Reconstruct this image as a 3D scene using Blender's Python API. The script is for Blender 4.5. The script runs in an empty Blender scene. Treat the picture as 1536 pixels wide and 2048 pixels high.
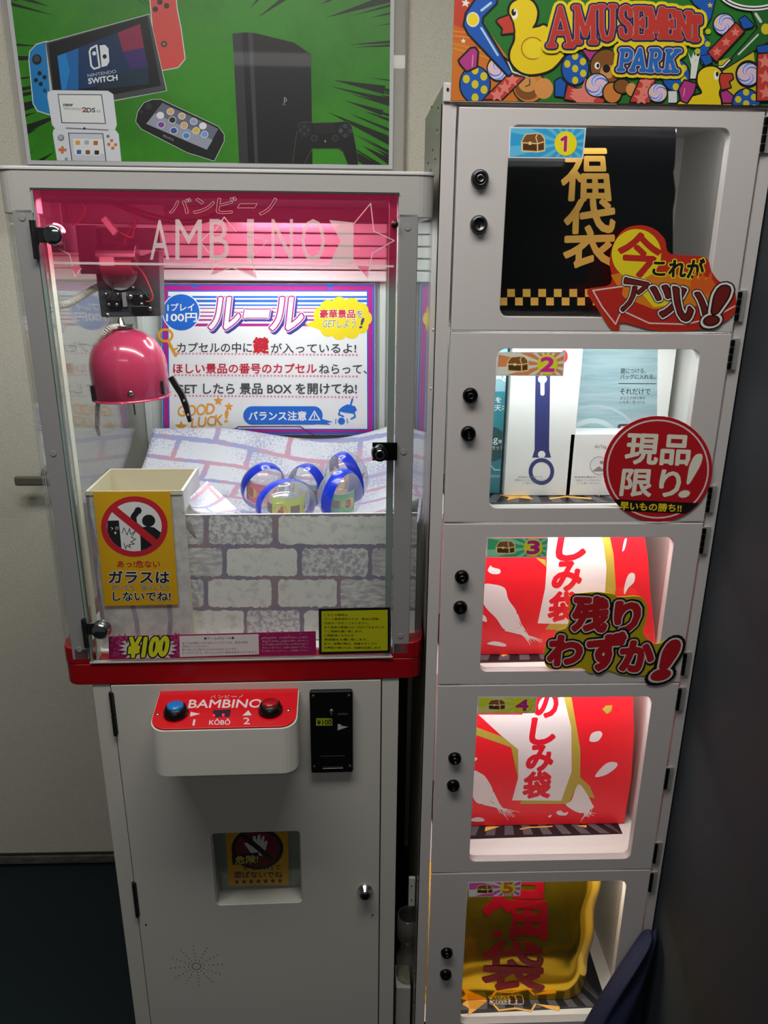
import bpy, bmesh, math, random
from mathutils import Vector, Matrix
random.seed(7)
SC = bpy.context.scene
COL = SC.collection
Z0 = 1.72
# ---------------------------------------------------------------- camera
YAW, PITCH, ROLL, FPX = 0.0369, 0.3272, 0.0096, 1542.7
CAM = Vector((-0.1209, -1.0148, -0.1628 + Z0))
FW = Vector((math.sin(YAW)*math.cos(PITCH), math.cos(YAW)*math.cos(PITCH), -math.sin(PITCH)))
_r = Vector((math.cos(YAW), -math.sin(YAW), 0)); _u = _r.cross(FW)
RT = _r*math.cos(ROLL) + _u*math.sin(ROLL); UP = -_r*math.sin(ROLL) + _u*math.cos(ROLL)
cd = bpy.data.cameras.new('camera'); cam = bpy.data.objects.new('camera', cd); COL.objects.link(cam)
cd.sensor_fit = 'VERTICAL'; cd.sensor_height = 36; cd.lens = 36*FPX/2048; cd.clip_start = .02
m = Matrix((RT, UP, -FW)).transposed().to_4x4(); m.translation = CAM; cam.matrix_world = m
SC.camera = cam
# ---------------------------------------------------------------- world, lights, exposure
SC.view_settings.view_transform = 'Standard'; SC.view_settings.look = 'None'
SC.view_settings.gamma = 1; SC.view_settings.use_curve_mapping = False
SC.view_settings.exposure = 0.0
SC.cycles.max_bounces = 10; SC.cycles.transparent_max_bounces = 24
SC.cycles.use_denoising = True
SC.cycles.sample_clamp_indirect = 4
W = bpy.data.worlds.new('world'); SC.world = W; W.use_nodes = True
W.node_tree.nodes['Background'].inputs[0].default_value = (.95, .96, 1, 1)
W.node_tree.nodes['Background'].inputs[1].default_value = 0.04
def area(name, loc, size, power, rot=(0,0,0), color=(1,1,1), parent=None, spread=180):
    l = bpy.data.lights.new(name, 'AREA'); l.shape = 'RECTANGLE'; l.size, l.size_y = size
    l.energy = power; l.color = color; l.spread = math.radians(spread)
    o = bpy.data.objects.new(name, l); COL.objects.link(o); o.location = loc; o.rotation_euler = rot
    if parent: o.parent = parent
    return o
area('ceiling_light', (-.36, -.50, 2.48), (1.3, .3), 19.5, color=(1, .975, .925))
area('room_fill_light', (-.4, -2.3, 2.5), (1.2, .3), 6.5, color=(1, .975, .925))  # unseen fill added behind the camera for frontal light

# ---------------------------------------------------------------- frames (planes of the two machines)
class Frame:
    def __init__(s, ox, oy, ang):
        s.o = Vector((ox, oy, 0)); s.ex = Vector((math.cos(ang), math.sin(ang), 0)); s.ey = Vector((-math.sin(ang), math.cos(ang), 0)); s.ang = ang
    def at(s, px, py, y=0):            # point seen at photograph pixel on the plane y = const
        d = FW + RT*((px-768)/FPX) - UP*((py-1024)/FPX)
        t = ((s.o-CAM).dot(s.ey)+y)/d.dot(s.ey); P = CAM + d*t - s.o
        return Vector((P.dot(s.ex), y, P.z))
    def atz(s, px, py, z):
        d = FW + RT*((px-768)/FPX) - UP*((py-1024)/FPX)
        P = CAM + d*((z-CAM.z)/d.z) - s.o
        return Vector((P.dot(s.ex), P.dot(s.ey), z))
FL = Frame(0, 0, 0)             # locker / room
FK = Frame(-.05, 0, .0202)      # crane machine
# ---------------------------------------------------------------- materials
def lin(h, g=1.0):
    h = h.lstrip('#'); c = [int(h[i:i+2], 16)/255 for i in (0, 2, 4)]
    return tuple(min(.95, (x/12.92 if x <= .04045 else ((x+.055)/1.055)**2.4)*g) for x in c) + (1,)
MATS = {}
def mat(name, col='808080', rough=.5, metal=0, gain=1, emit=0, bump=None, spec=None, coat=0, trans=0):
    if name in MATS: return MATS[name]
    M = bpy.data.materials.new(name); M.use_nodes = True; nt = M.node_tree; b = nt.nodes['Principled BSDF']
    b.inputs['Base Color'].default_value = lin(col, gain); b.inputs['Roughness'].default_value = rough
    b.inputs['Metallic'].default_value = metal; b.inputs['Coat Weight'].default_value = coat
    if spec is not None: b.inputs['Specular IOR Level'].default_value = spec
    if emit: b.inputs['Emission Color'].default_value = lin(col); b.inputs['Emission Strength'].default_value = emit
    if bump:
        sc, st = bump[0], bump[1]
        tc = nt.nodes.new('ShaderNodeTexCoord'); n = nt.nodes.new('ShaderNodeTexNoise'); n.inputs['Scale'].default_value = sc; n.inputs['Detail'].default_value = bump[2] if len(bump) > 2 else 3
        bm_ = nt.nodes.new('ShaderNodeBump'); bm_.inputs['Strength'].default_value = st; bm_.inputs['Distance'].default_value = bump[3] if len(bump) > 3 else .001
        nt.links.new(tc.outputs['Object'], n.inputs['Vector']); nt.links.new(n.outputs[0], bm_.inputs['Height']); nt.links.new(bm_.outputs[0], b.inputs['Normal'])
    MATS[name] = M; return M
def glassmat(name, tint=(1,1,1), f0=.04, extra=0.0, k=1.0, rough=0.0):
    if name in MATS: return MATS[name]
    M = bpy.data.materials.new(name); M.use_nodes = True; nt = M.node_tree; nt.nodes.clear(); N = nt.nodes.new; Lk = nt.links.new
    out = N('ShaderNodeOutputMaterial'); mix = N('ShaderNodeMixShader'); tr = N('ShaderNodeBsdfTransparent'); gl = N('ShaderNodeBsdfGlossy')
    tr.inputs[0].default_value = (*tint, 1); gl.inputs['Roughness'].default_value = rough
    g = N('ShaderNodeNewGeometry'); dp = N('ShaderNodeVectorMath'); dp.operation = 'DOT_PRODUCT'
    Lk(g.outputs['Normal'], dp.inputs[0]); Lk(g.outputs['Incoming'], dp.inputs[1])
    ab = N('ShaderNodeMath'); ab.operation = 'ABSOLUTE'; Lk(dp.outputs['Value'], ab.inputs[0])
    s1 = N('ShaderNodeMath'); s1.operation = 'SUBTRACT'; s1.inputs[0].default_value = 1; Lk(ab.outputs[0], s1.inputs[1])
    pw = N('ShaderNodeMath'); pw.operation = 'POWER'; pw.inputs[1].default_value = 5; Lk(s1.outputs[0], pw.inputs[0])
    ma = N('ShaderNodeMath'); ma.operation = 'MULTIPLY_ADD'; ma.inputs[1].default_value = (1-f0)*k; ma.inputs[2].default_value = f0; Lk(pw.outputs[0], ma.inputs[0])
    Lk(ma.outputs[0], mix.inputs[0]); Lk(tr.outputs[0], mix.inputs[1]); Lk(gl.outputs[0], mix.inputs[2])
    if extra:
        df = N('ShaderNodeBsdfDiffuse'); m2 = N('ShaderNodeMixShader'); m2.inputs[0].default_value = extra
        Lk(mix.outputs[0], m2.inputs[1]); Lk(df.outputs[0], m2.inputs[2]); Lk(m2.outputs[0], out.inputs[0])
    else: Lk(mix.outputs[0], out.inputs[0])
    MATS[name] = M; return M
WHITE = mat('powder_coat_grey', 'b4b2ae', .42, bump=(900, .15, 2, .0003))
GREYP = mat('post_grey', '959494', .4)
BODY = mat('cabinet_grey', 'd0ccc4', .45, bump=(700, .25, 2, .0003))
DARK = mat('gap_dark', '0c0c0c', .8)
BLACK = mat('black_plastic', '0b0b0c', .3)
RED = mat('red_band_paint', '9c0a14', .32)
REDP = mat('red_panel_face', 'd00f1c', .25)
CHROME = mat('chrome', 'c8cacb', .12, 1)
STEEL = mat('brushed_steel', '9a9a98', .3, 1)
DSTEEL = mat('dark_steel', '4c4c4e', .35, .9)
GUN = mat('gunmetal_lock', '55565a', .3, .9)
BLK_CHROME = mat('black_chrome', '1c1c1f', .12, .8)
CREAM = mat('cream_plastic', 'ded9bd', .5)
WPLAST = mat('white_plastic', 'e6e6e2', .4)
GLASS = glassmat('clear_glass', (.985, .995, .99))
SGLASS = glassmat('side_acrylic', (.97, .985, .98), .055, .012, 1.0)
# ---------------------------------------------------------------- object helpers
def reg(o, label=None, cat=None, group=None, kind=None):
    if label: o['label'] = label
    if cat: o['category'] = cat
    if group: o['group'] = group
    if kind: o['kind'] = kind
    return o
def empty(name, loc=(0,0,0), rz=0, label=None, cat=None, group=None, parent=None):
    o = bpy.data.objects.new(name, None); COL.objects.link(o); o.location = loc; o.rotation_euler = (0,0,rz)
    o.empty_display_size = .05
    if parent: o.parent = parent
    return reg(o, label, cat, group)
class MB:
    def __init__(s): s.v = []; s.f = []; s.m = []; s.mats = []; s.sm = []
    def mi(s, M):
        if M not in s.mats: s.mats.append(M)
        return s.mats.index(M)
    def add(s, vs, fs, M, smooth=False):
        n = len(s.v); s.v += [tuple(v) for v in vs]; k = s.mi(M)
        for f in fs: s.f.append(tuple(i+n for i in f)); s.m.append(k); s.sm.append(smooth)
        return s
    def box(s, x0, x1, y0, y1, z0, z1, M):
        v = [(x, y, z) for x in (x0, x1) for y in (y0, y1) for z in (z0, z1)]
        return s.add(v, [(0,1,3,2), (4,6,7,5), (0,4,5,1), (2,3,7,6), (0,2,6,4), (1,5,7,3)], M)
    def prism(s, pts, y0, y1, M, smooth=False):     # pts (x,z)
        n = len(pts); v = [(x, y0, z) for x, z in pts] + [(x, y1, z) for x, z in pts]
        f = [tuple(range(n)), tuple(range(2*n-1, n-1, -1))]
        s.add(v, f, M); s.add(v, [(i, i+n, (i+1) % n+n, (i+1) % n) for i in range(n)], M, smooth); return s
    def prismz(s, pts, z0, z1, M):
        n = len(pts); v = [(x, y, z0) for x, y in pts] + [(x, y, z1) for x, y in pts]
        f = [tuple(range(n)), tuple(range(2*n-1, n-1, -1))] + [(i, i+n, (i+1) % n+n, (i+1) % n) for i in range(n)]
        return s.add(v, f, M)
    def plate(s, x0, x1, z0, z1, hx0, hx1, hz0, hz1, r, y0, y1, M, n=5):
        inner = []; grp = []
        for cx, cz, a0 in ((hx1-r, hz1-r, 0), (hx0+r, hz1-r, 90), (hx0+r, hz0+r, 180), (hx1-r, hz0+r, 270)):
            g = []
            for i in range(n+1):
                a = math.radians(a0+90*i/n); g.append(len(inner)); inner.append((cx+r*math.cos(a), cz+r*math.sin(a)))
            grp.append(g)
        outer = [(x1, z1), (x0, z1), (x0, z0), (x1, z0)]; ni = len(inner)
        P = inner+outer; T = len(P); vs = [(x, y0, z) for x, z in P]+[(x, y1, z) for x, z in P]; fs = []
        for k in range(4):
            g = grp[k]; o = ni+k; on = ni+(k+1) % 4; g2 = grp[(k+1) % 4]
            for i in range(n): fs.append((o, g[i], g[i+1])); fs.append((o+T, g[i+1]+T, g[i]+T))
            fs.append((o, g[-1], g2[0], on)); fs.append((on+T, g2[0]+T, g[-1]+T, o+T)); fs.append((o, on, on+T, o+T))
        for i in range(ni): j = (i+1) % ni; fs.append((j, i, i+T, j+T))
        return s.add(vs, fs, M)
    def lathe(s, prof, M, c=(0,0,0), axis='z', n=28, smooth=True, a0=0, a1=360):
        vs = []; fs = []; full = abs(a1-a0) >= 360; cols = n if full else n+1
        for i in range(cols):
            a = math.radians(a0+(a1-a0)*i/n)
            for r, h in prof:
                p = (r*math.cos(a), r*math.sin(a), h)
                if axis == 'y': p = (p[0], p[2], p[1])
                if axis == 'x': p = (p[2], p[0], p[1])
                vs.append((p[0]+c[0], p[1]+c[1], p[2]+c[2]))
        k = len(prof)
        for i in range(n):
            j = (i+1) % cols
            for q in range(k-1): fs.append((i*k+q, j*k+q, j*k+q+1, i*k+q+1))
        return s.add(vs, fs, M, smooth)
    def cyl(s, c, r, h, M, axis='z', n=20, r2=None):    # from c along +axis by h, capped
        r2 = r if r2 is None else r2
        return s.lathe([(0, 0), (r, 0), (r, 0), (r2, h), (r2, h), (0, h)], M, c, axis, n, False)
    def tube(s, pts, r, M, n=8):
        pts = [Vector(p) for p in pts]; vs = []; fs = []; prev = None
        for i, p in enumerate(pts):
            t = (pts[min(i+1, len(pts)-1)]-pts[max(i-1, 0)]).normalized()
            if prev is None: a = t.orthogonal().normalized()
            else:
                a = prev-t*prev.dot(t); a = a.normalized() if a.length > 1e-6 else t.orthogonal().normalized()
            prev = a; b = t.cross(a)
            for k in range(n):
                q = 2*math.pi*k/n; vs.append(p+a*(r*math.cos(q))+b*(r*math.sin(q)))
        for i in range(len(pts)-1):
            for k in range(n): fs.append((i*n+k, i*n+(k+1) % n, (i+1)*n+(k+1) % n, (i+1)*n+k))
        fs.append(tuple(range(n-1, -1, -1))); fs.append(tuple((len(pts)-1)*n+k for k in range(n)))
        return s.add(vs, fs, M, True)
    def build(s, name, parent=None, bevel=0, seg=2, fix=True):
        me = bpy.data.meshes.new(name); me.from_pydata(s.v, [], s.f)
        for M in s.mats: me.materials.append(M)
        me.polygons.foreach_set('material_index', s.m); me.polygons.foreach_set('use_smooth', s.sm)
        if fix:
            bm = bmesh.new(); bm.from_mesh(me); bmesh.ops.remove_doubles(bm, verts=bm.verts, dist=1e-6)
            bmesh.ops.recalc_face_normals(bm, faces=bm.faces); bm.to_mesh(me); bm.free()
        me.update(); o = bpy.data.objects.new(name, me); COL.objects.link(o)
        if parent: o.parent = parent
        if bevel:
            b = o.modifiers.new('bevel', 'BEVEL'); b.width = bevel; b.segments = seg; b.limit_method = 'ANGLE'; b.angle_limit = math.radians(40)
        return o
def rrect(x0, x1, z0, z1, r, n=5):
    P = []
    for cx, cz, a0 in ((x1-r, z1-r, 0), (x0+r, z1-r, 90), (x0+r, z0+r, 180), (x1-r, z0+r, 270)):
        for i in range(n+1):
            a = math.radians(a0+90*i/n); P.append((cx+r*math.cos(a), cz+r*math.sin(a)))
    return P
# ---------------------------------------------------------------- flat printed art
def thinink(c, k):
    nm = 'film_ink_'+c
    if nm in MATS: return MATS[nm]
    M = bpy.data.materials.new(nm); M.use_nodes = True; nt = M.node_tree; nt.nodes.clear(); N = nt.nodes.new; K = nt.links.new
    out = N('ShaderNodeOutputMaterial'); mx = N('ShaderNodeMixShader'); t = N('ShaderNodeBsdfTransparent'); d = N('ShaderNodeBsdfDiffuse')
    q = lin(c); t.inputs[0].default_value = tuple(.42+.58*x for x in q[:3])+(1,); d.inputs[0].default_value = q; mx.inputs[0].default_value = k
    K(t.outputs[0], mx.inputs[1]); K(d.outputs[0], mx.inputs[2]); K(mx.outputs[0], out.inputs[0]); MATS[nm] = M; return M
TXT = {}
def textmesh(s, off):
    k = (s, off)
    if k in TXT: return TXT[k]
    c = bpy.data.curves.new('t', 'FONT'); c.body = s; c.offset = off; c.resolution_u = 3
    o = bpy.data.objects.new('t', c); COL.objects.link(o)
    bpy.context.view_layer.update()
    me = o.evaluated_get(bpy.context.evaluated_depsgraph_get()).to_mesh()
    V = [(v.co.x, v.co.y) for v in me.vertices]; F = [tuple(p.vertices) for p in me.polygons]
    bpy.data.objects.remove(o); bpy.data.curves.remove(c); TXT[k] = (V, F); return TXT[k]
# display letters with slab serifs, as strokes in a unit box (x right, y down)
SLAB = {'A': [[(.05,1),(.5,0),(.95,1)], [(.25,.66),(.75,.66)], [(-.03,1),(.22,1)], [(.75,1),(1.05,1)]],
 'M': [[(.12,1),(.14,0),(.5,.8),(.86,0),(.88,1)], [(0,0),(.16,0)], [(.84,0),(1,0)], [(0,1),(.25,1)], [(.75,1),(1,1)]],
 'U': [[(.15,0),(.15,.65),(.28,.95),(.5,1),(.72,.95),(.85,.65),(.85,0)], [(0,0),(.3,0)], [(.7,0),(1,0)]],
 'S': [[(.85,.28),(.8,.08),(.5,0),(.2,.06),(.12,.27),(.3,.44),(.7,.56),(.88,.74),(.8,.94),(.5,1),(.2,.93),(.12,.72)]],
 'E': [[(.2,0),(.2,1)], [(.05,0),(.88,0),(.9,.2)], [(.2,.5),(.65,.5)], [(.65,.38),(.65,.62)], [(.05,1),(.9,1),(.93,.78)]],
 'N': [[(.15,1),(.15,0),(.85,1),(.85,0)], [(0,0),(.2,0)], [(0,1),(.3,1)], [(.7,0),(1,0)]],
 'T': [[(.5,0),(.5,1)], [(.05,.24),(.07,0),(.93,0),(.95,.24)], [(.3,1),(.7,1)]],
 'P': [[(.2,0),(.2,1)], [(.05,0),(.65,0),(.88,.12),(.88,.4),(.65,.53),(.2,.53)], [(.03,1),(.4,1)]],
 'R': [[(.2,0),(.2,1)], [(.05,0),(.65,0),(.85,.12),(.85,.38),(.65,.5),(.2,.5)], [(.5,.5),(.78,1),(1,1)], [(.03,1),(.38,1)]],
 'K': [[(.2,0),(.2,1)], [(.05,0),(.36,0)], [(.03,1),(.38,1)], [(.2,.58),(.85,0)], [(.42,.42),(.82,1)], [(.68,0),(1,0)], [(.65,1),(1,1)]]}
def curvy(P, n=5):
    R = []; m_ = len(P)
    for i in range(m_):
        a, b, c, d = P[i-1], P[i], P[(i+1) % m_], P[(i+2) % m_]
        for k in range(n):
            t = k/n; R.append(tuple(.5*(2*b[j]+(c[j]-a[j])*t+(2*a[j]-5*b[j]+4*c[j]-d[j])*t*t+(3*b[j]-a[j]-3*c[j]+d[j])*t**3) for j in (0, 1)))
    return R
class Art:
    def __init__(s, fr, y, rough=.45, gain=1.0, eps=6e-6, metal=0, coat=0, tag=''):
        s.fr = fr; s.y = y; s.mb = MB(); s.h = 0; s._l = 0; s.rough = rough; s.gain = gain; s.eps = eps; s.T(0, 0, 1); s.metal = metal; s.coat = coat; s.tag = tag
    @property
    def L(s): return s._l
    @L.setter
    def L(s, v): s._l = v; s.h += s.eps
    def T(s, ox, oy, k): s.ox, s.oy, s.k = ox, oy, k; return s
    thin = 0
    def M(s, c):
        if not isinstance(c, str): return c
        if s.thin: return thinink(c, s.thin)
        return mat('ink_%s_%g_%g_%g%s' % (c, s.rough, s.gain, s.metal, s.tag), c, s.rough, s.metal, gain=s.gain, coat=s.coat)
    def p3(s, p):
        q = s.fr.at(s.ox+p[0]*s.k, s.oy+p[1]*s.k, s.y); return (q.x, s.y-s.h, q.z)
    clip = None        # convex outline in photo pixels, clockwise on screen
    def raw(s, c, pts, faces):
        s.h += 6e-7
        if not s.clip: s.mb.add([s.p3(p) for p in pts], faces, s.M(c)); return
        A = [(s.ox+p[0]*s.k, s.oy+p[1]*s.k) for p in pts]; C = s.clip; n = len(C)
        def side(p, i):
            a, b = C[i], C[(i+1) % n]; return (b[0]-a[0])*(p[1]-a[1])-(b[1]-a[1])*(p[0]-a[0])
        keep = []
        for f in faces:
            if all(side(A[i], e) >= 0 for i in f for e in range(n)): keep.append(f); continue
            P = [A[i] for i in f]
            for e in range(n):
                Q = []
                for i in range(len(P)):
                    p, q = P[i-1], P[i]; sp, sq = side(p, e), side(q, e)
                    if (sp >= 0) != (sq >= 0): t = sp/(sp-sq); Q.append((p[0]+(q[0]-p[0])*t, p[1]+(q[1]-p[1])*t))
                    if sq >= 0: Q.append(q)
                P = Q
                if len(P) < 3: break
            if len(P) >= 3:
                V = [s.p3(((x-s.ox)/s.k, (y-s.oy)/s.k)) for x, y in P]
                s.mb.add(V, [tuple(range(len(V)))], s.M(c))
        if keep: s.mb.add([s.p3(p) for p in pts], keep, s.M(c))
    def poly(s, c, pts, up=True):
        if up: s.L += 1
        s.raw(c, pts, [tuple(range(len(pts)))]); return s
    def rect(s, c, x0, y0, x1, y1): return s.poly(c, [(x0,y0),(x1,y0),(x1,y1),(x0,y1)])
    def epts(s, cx, cy, rx, ry=None, rot=0, n=36, a0=0, a1=360):
        ry = rx if ry is None else ry; P = []; cr, sr = math.cos(math.radians(rot)), math.sin(math.radians(rot)); full = abs(a1-a0) >= 360
        for i in range(n if full else n+1):
            a = math.radians(a0+(a1-a0)*i/n); x, y = rx*math.cos(a), ry*math.sin(a); P.append((cx+x*cr-y*sr, cy+x*sr+y*cr))
        return P
    def ell(s, c, cx, cy, rx, ry=None, rot=0, n=36): return s.poly(c, s.epts(cx, cy, rx, ry, rot, n))
    def line(s, c, pts, w, closed=False, up=True, w2=None, caps=True):
        if up: s.L += 1
        P = list(pts)+([pts[0]] if closed else []); n = len(P)
        for i in range(n-1):
            (x0, y0), (x1, y1) = P[i], P[i+1]; L = math.hypot(x1-x0, y1-y0)
            if L < 1e-6: continue
            wa = w if w2 is None else w+(w2-w)*i/(n-1); wb = w if w2 is None else w+(w2-w)*(i+1)/(n-1)
            nx, ny = -(y1-y0)/L/2, (x1-x0)/L/2
            s.raw(c, [(x0+nx*wa, y0+ny*wa), (x1+nx*wb, y1+ny*wb), (x1-nx*wb, y1-ny*wb), (x0-nx*wa, y0-ny*wa)], [(0,1,2,3)])
        if caps and w*s.k > 1.2:
            for i, p in enumerate(P[:-1] if closed else P):
                ww = w if w2 is None else w+(w2-w)*i/(n-1)
                if ww > .5: s.raw(c, s.epts(p[0], p[1], ww/2, n=10), [tuple(range(10))])
        return s
    def star(s, c, cx, cy, R, r=None, n=5, rot=-90):
        r = R*.45 if r is None else r
        return s.poly(c, [(cx+(R if i % 2 == 0 else r)*math.cos(math.radians(rot+180*i/n)), cy+(R if i % 2 == 0 else r)*math.sin(math.radians(rot+180*i/n))) for i in range(2*n)])
    def text(s, c, t, q, b=0.0, ol=(), vert=False):
        # q: (x0,y0,x1,y1[,skew,slope]) or four corners TL,TR,BR,BL ; ol: ((colour, offset),...) outermost first
        if len(q) == 4 and not isinstance(q[0], (int, float)): TL, TR, BR, BL = q
        else:
            x0, y0, x1, y1 = q[:4]; dx = q[4] if len(q) > 4 else 0; dy = q[5] if len(q) > 5 else 0
            TL, TR, BR, BL = (x0+dx, y0), (x1+dx, y0+dy), (x1, y1+dy), (x0, y1)
        if vert:
            n = len(t)
            for i, ch in enumerate(t):
                a, e = (i+.04)/n, (i+.96)/n; l = lambda A, B, u: (A[0]+(B[0]-A[0])*u, A[1]+(B[1]-A[1])*u)
                s.text(c, ch, (l(TL, BL, a), l(TR, BR, a), l(TR, BR, e), l(TL, BL, e)), b, ol)
            return s
        V0, F0 = textmesh(t, 0.0)
        if not V0: return s
        mx, Mx = min(v[0] for v in V0), max(v[0] for v in V0); my, My = min(v[1] for v in V0), max(v[1] for v in V0)
        Wp = (math.dist(TL, TR)+math.dist(BL, BR))/2; Hp = (math.dist(TL, BL)+math.dist(TR, BR))/2
        kx, ky = Wp/max(1e-6, Mx-mx), Hp/max(1e-6, My-my); km = min(kx, ky); kx, ky = km/kx, km/ky
        for col, off in list(ol)+[(c, b)]:
            s.L += 1; sh = [(0, 0)]
            if off > 0:
                nr = 1 if off < .05 else 2
                for r in range(1, nr+1): sh += [(off*r/nr*math.cos(k*math.pi/(4*nr)), off*r/nr*math.sin(k*math.pi/(4*nr))) for k in range(8*nr if r == nr else 8)]
            for sx, sy in sh:
                P = []
                for x, y in V0:
                    u = (x+sx*kx-mx)/max(1e-6, Mx-mx); v = (My-y-sy*ky)/max(1e-6, My-my)
                    P.append(tuple(TL[i]*(1-u)*(1-v)+TR[i]*u*(1-v)+BR[i]*u*v+BL[i]*(1-u)*v for i in (0, 1)))
                s.raw(col, P, F0)
        return s
    def slab(s, layers, letters):      # letters: (char, x0, y0, x1, y1) ; layers: (colour, width)
        for col, w in layers:
            s.L += 1
            for ch, x0, y0, x1, y1, sk in letters:
                for st in SLAB[ch]:
                    s.line(col, [(x0+(x1-x0)*a+sk*(1-b), y0+(y1-y0)*b) for a, b in st], w, up=False)
        return s
    def swirl(s, cx, cy, R, cols=('d9b4d9', '2f7fc4', 'd6c45a', '3f9fd8')):
        s.ell('12100f', cx, cy, R*1.12); s.ell(cols[0], cx, cy, R)
        s.L += 1
        for k in range(6):
            c = cols[1+k % 3]; P = []; Q = []
            for i in range(9):
                t = i/8; a = k*math.pi/3+t*2.6; P.append((cx+R*t*math.cos(a), cy+R*t*math.sin(a))); a += .42*t+.1; Q.append((cx+R*t*math.cos(a), cy+R*t*math.sin(a)))
            s.raw(c, P+Q, [(i, i+1, i+10, i+9) for i in range(8)])
        return s
    def done(s, name, parent=None): return s.mb.build(name, parent, fix=False)
def quad_slab(fr, y, pts, th, M, name, parent=None, bevel=0):   # thin real sheet whose outline is seen at photo pixels pts
    P = [fr.at(x, yy, y) for x, yy in pts]; return MB().prism([(p.x, p.z) for p in P], y, y+th, M).build(name, parent, bevel)
def noisy(name, c1, c2, scale, lo=.45, hi=.6, rough=.6, gain=1, stretch=None, bump=0, detail=6):
    if name in MATS: return MATS[name]
    M = bpy.data.materials.new(name); M.use_nodes = True; nt = M.node_tree; b = nt.nodes['Principled BSDF']; N = nt.nodes.new; K = nt.links.new
    tc = N('ShaderNodeTexCoord'); src = tc.outputs['Object']
    if stretch:
        mp = N('ShaderNodeMapping'); mp.inputs['Scale'].default_value = stretch; K(src, mp.inputs[0]); src = mp.outputs[0]
    n = N('ShaderNodeTexNoise'); n.inputs['Scale'].default_value = scale; n.inputs['Detail'].default_value = detail; n.inputs['Roughness'].default_value = .65; K(src, n.inputs['Vector'])
    r = N('ShaderNodeValToRGB'); r.color_ramp.elements[0].position = lo; r.color_ramp.elements[1].position = hi
    r.color_ramp.elements[0].color = lin(c1, gain); r.color_ramp.elements[1].color = lin(c2, gain)
    K(n.outputs[0], r.inputs[0]); K(r.outputs[0], b.inputs['Base Color']); b.inputs['Roughness'].default_value = rough
    if bump:
        bp = N('ShaderNodeBump'); bp.inputs['Strength'].default_value = bump; bp.inputs['Distance'].default_value = .001; K(n.outputs[0], bp.inputs['Height']); K(bp.outputs[0], b.inputs['Normal'])
    MATS[name] = M; return M
# ================================================================ SETTING
FLOORZ = 0.0; WY = .66
def wallpaper():
    M = mat('wallpaper', 'dedaca', .8); nt = M.node_tree; b = nt.nodes['Principled BSDF']; N = nt.nodes.new; K = nt.links.new
    tc = N('ShaderNodeTexCoord'); mp = N('ShaderNodeMapping'); mp.inputs['Scale'].default_value = (1, 1, 1.5); K(tc.outputs['Object'], mp.inputs[0])
    v = N('ShaderNodeTexVoronoi'); v.feature = 'DISTANCE_TO_EDGE'; v.inputs['Scale'].default_value = 230
    n = N('ShaderNodeTexNoise'); n.inputs['Scale'].default_value = 420; n.inputs['Detail'].default_value = 3
    nd = N('ShaderNodeTexNoise'); nd.inputs['Scale'].default_value = 120; K(mp.outputs[0], nd.inputs['Vector'])
    mx = N('ShaderNodeMixRGB'); mx.inputs[0].default_value = .012; K(mp.outputs[0], mx.inputs[1]); K(nd.outputs['Color'], mx.inputs[2])
    K(mx.outputs[0], v.inputs['Vector']); K(mp.outputs[0], n.inputs['Vector'])
    ad = N('ShaderNodeMath'); ad.operation = 'ADD'; K(v.outputs['Distance'], ad.inputs[0]); K(n.outputs[0], ad.inputs[1])
    bp = N('ShaderNodeBump'); bp.inputs['Strength'].default_value = .7; bp.inputs['Distance'].default_value = .0016; K(ad.outputs[0], bp.inputs['Height']); K(bp.outputs[0], b.inputs['Normal'])
    r = N('ShaderNodeValToRGB'); r.color_ramp.elements[0].position = .3; r.color_ramp.elements[1].position = .46; r.color_ramp.elements[0].color = lin('c3bdad'); r.color_ramp.elements[1].color = lin('dedaca')
    K(n.outputs[0], r.inputs[0]); K(r.outputs[0], b.inputs['Base Color']); return M
WP = wallpaper()
reg(MB().box(-2.2, .7, WY, WY+.08, .038, 2.6, WP).build('wall_back'), kind='structure')
CARPET = noisy('carpet', '07161c', '10262c', 900, .4, .65, .95, bump=.8)
reg(MB().box(-2.2, .7, -2.6, WY+.08, -.05, 0, CARPET).build('floor'), kind='structure')
reg(MB().box(-2.2, .7, -2.6, WY+.08, 2.6, 2.65, mat('ceiling_white', 'd8d8d4', .8)).build('ceiling'), kind='structure')
reg(MB().box(.39, .45, -2.0, WY-.001, .001, 2.6, mat('mask_slate', '232a2f', .75)).build('mask_panel_right'), kind='structure')  # dark panel stands in for a masked-off area, no real wall known
BASE = noisy('baseboard_grey', '55524a', '6d6b66', 14, .45, .6, .6, stretch=(1, 1, 6))
bb = MB().box(-2.2, .38, WY-.012, WY-.001, .012, .034, BASE)
reg(bb.build('baseboard_back', bevel=.001), kind='structure')
reg(MB().box(-2.2, .38, WY-.006, WY-.0005, .0345, .0385, mat('wall_gap_shade', '2a2622', .8)).build('gap_shade_1'), kind='structure')  # dark strip colours in the shaded gap above the baseboard
reg(MB().box(-2.2, .38, WY-.009, WY-.001, .0005, .0115, DARK).build('gap_shade_2'), kind='structure')  # shadow under the baseboard, put in as a dark strip
# lever handle on the papered door behind the machine
hl = empty('door_handle', (FL.at(128, 949, WY).x, WY, FL.at(128, 949, WY).z), label='grey metal lever door handle on the textured wall left of the crane machine', cat='door handle')
o = hl.location
HM = mat('handle_grey', '8a8678', .35, .6)
a = FL.at(28, 949, WY-.05); c = FL.at(165, 930, WY-.05)
MB().box(a.x-o.x, FL.at(100, 949, WY-.05).x-o.x, -.056, -.044, -.0105, .0105, HM).build('lever', hl, .004)
MB().cyl((FL.at(92, 945, WY-.04).x-o.x, -.05, 0), .009, .046, HM, 'y').build('spindle', hl)
MB().cyl((FL.at(92, 945, WY-.04).x-o.x, -.007, 0), .026, .007, HM, 'y', 28).build('rosette', hl, .001)

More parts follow.
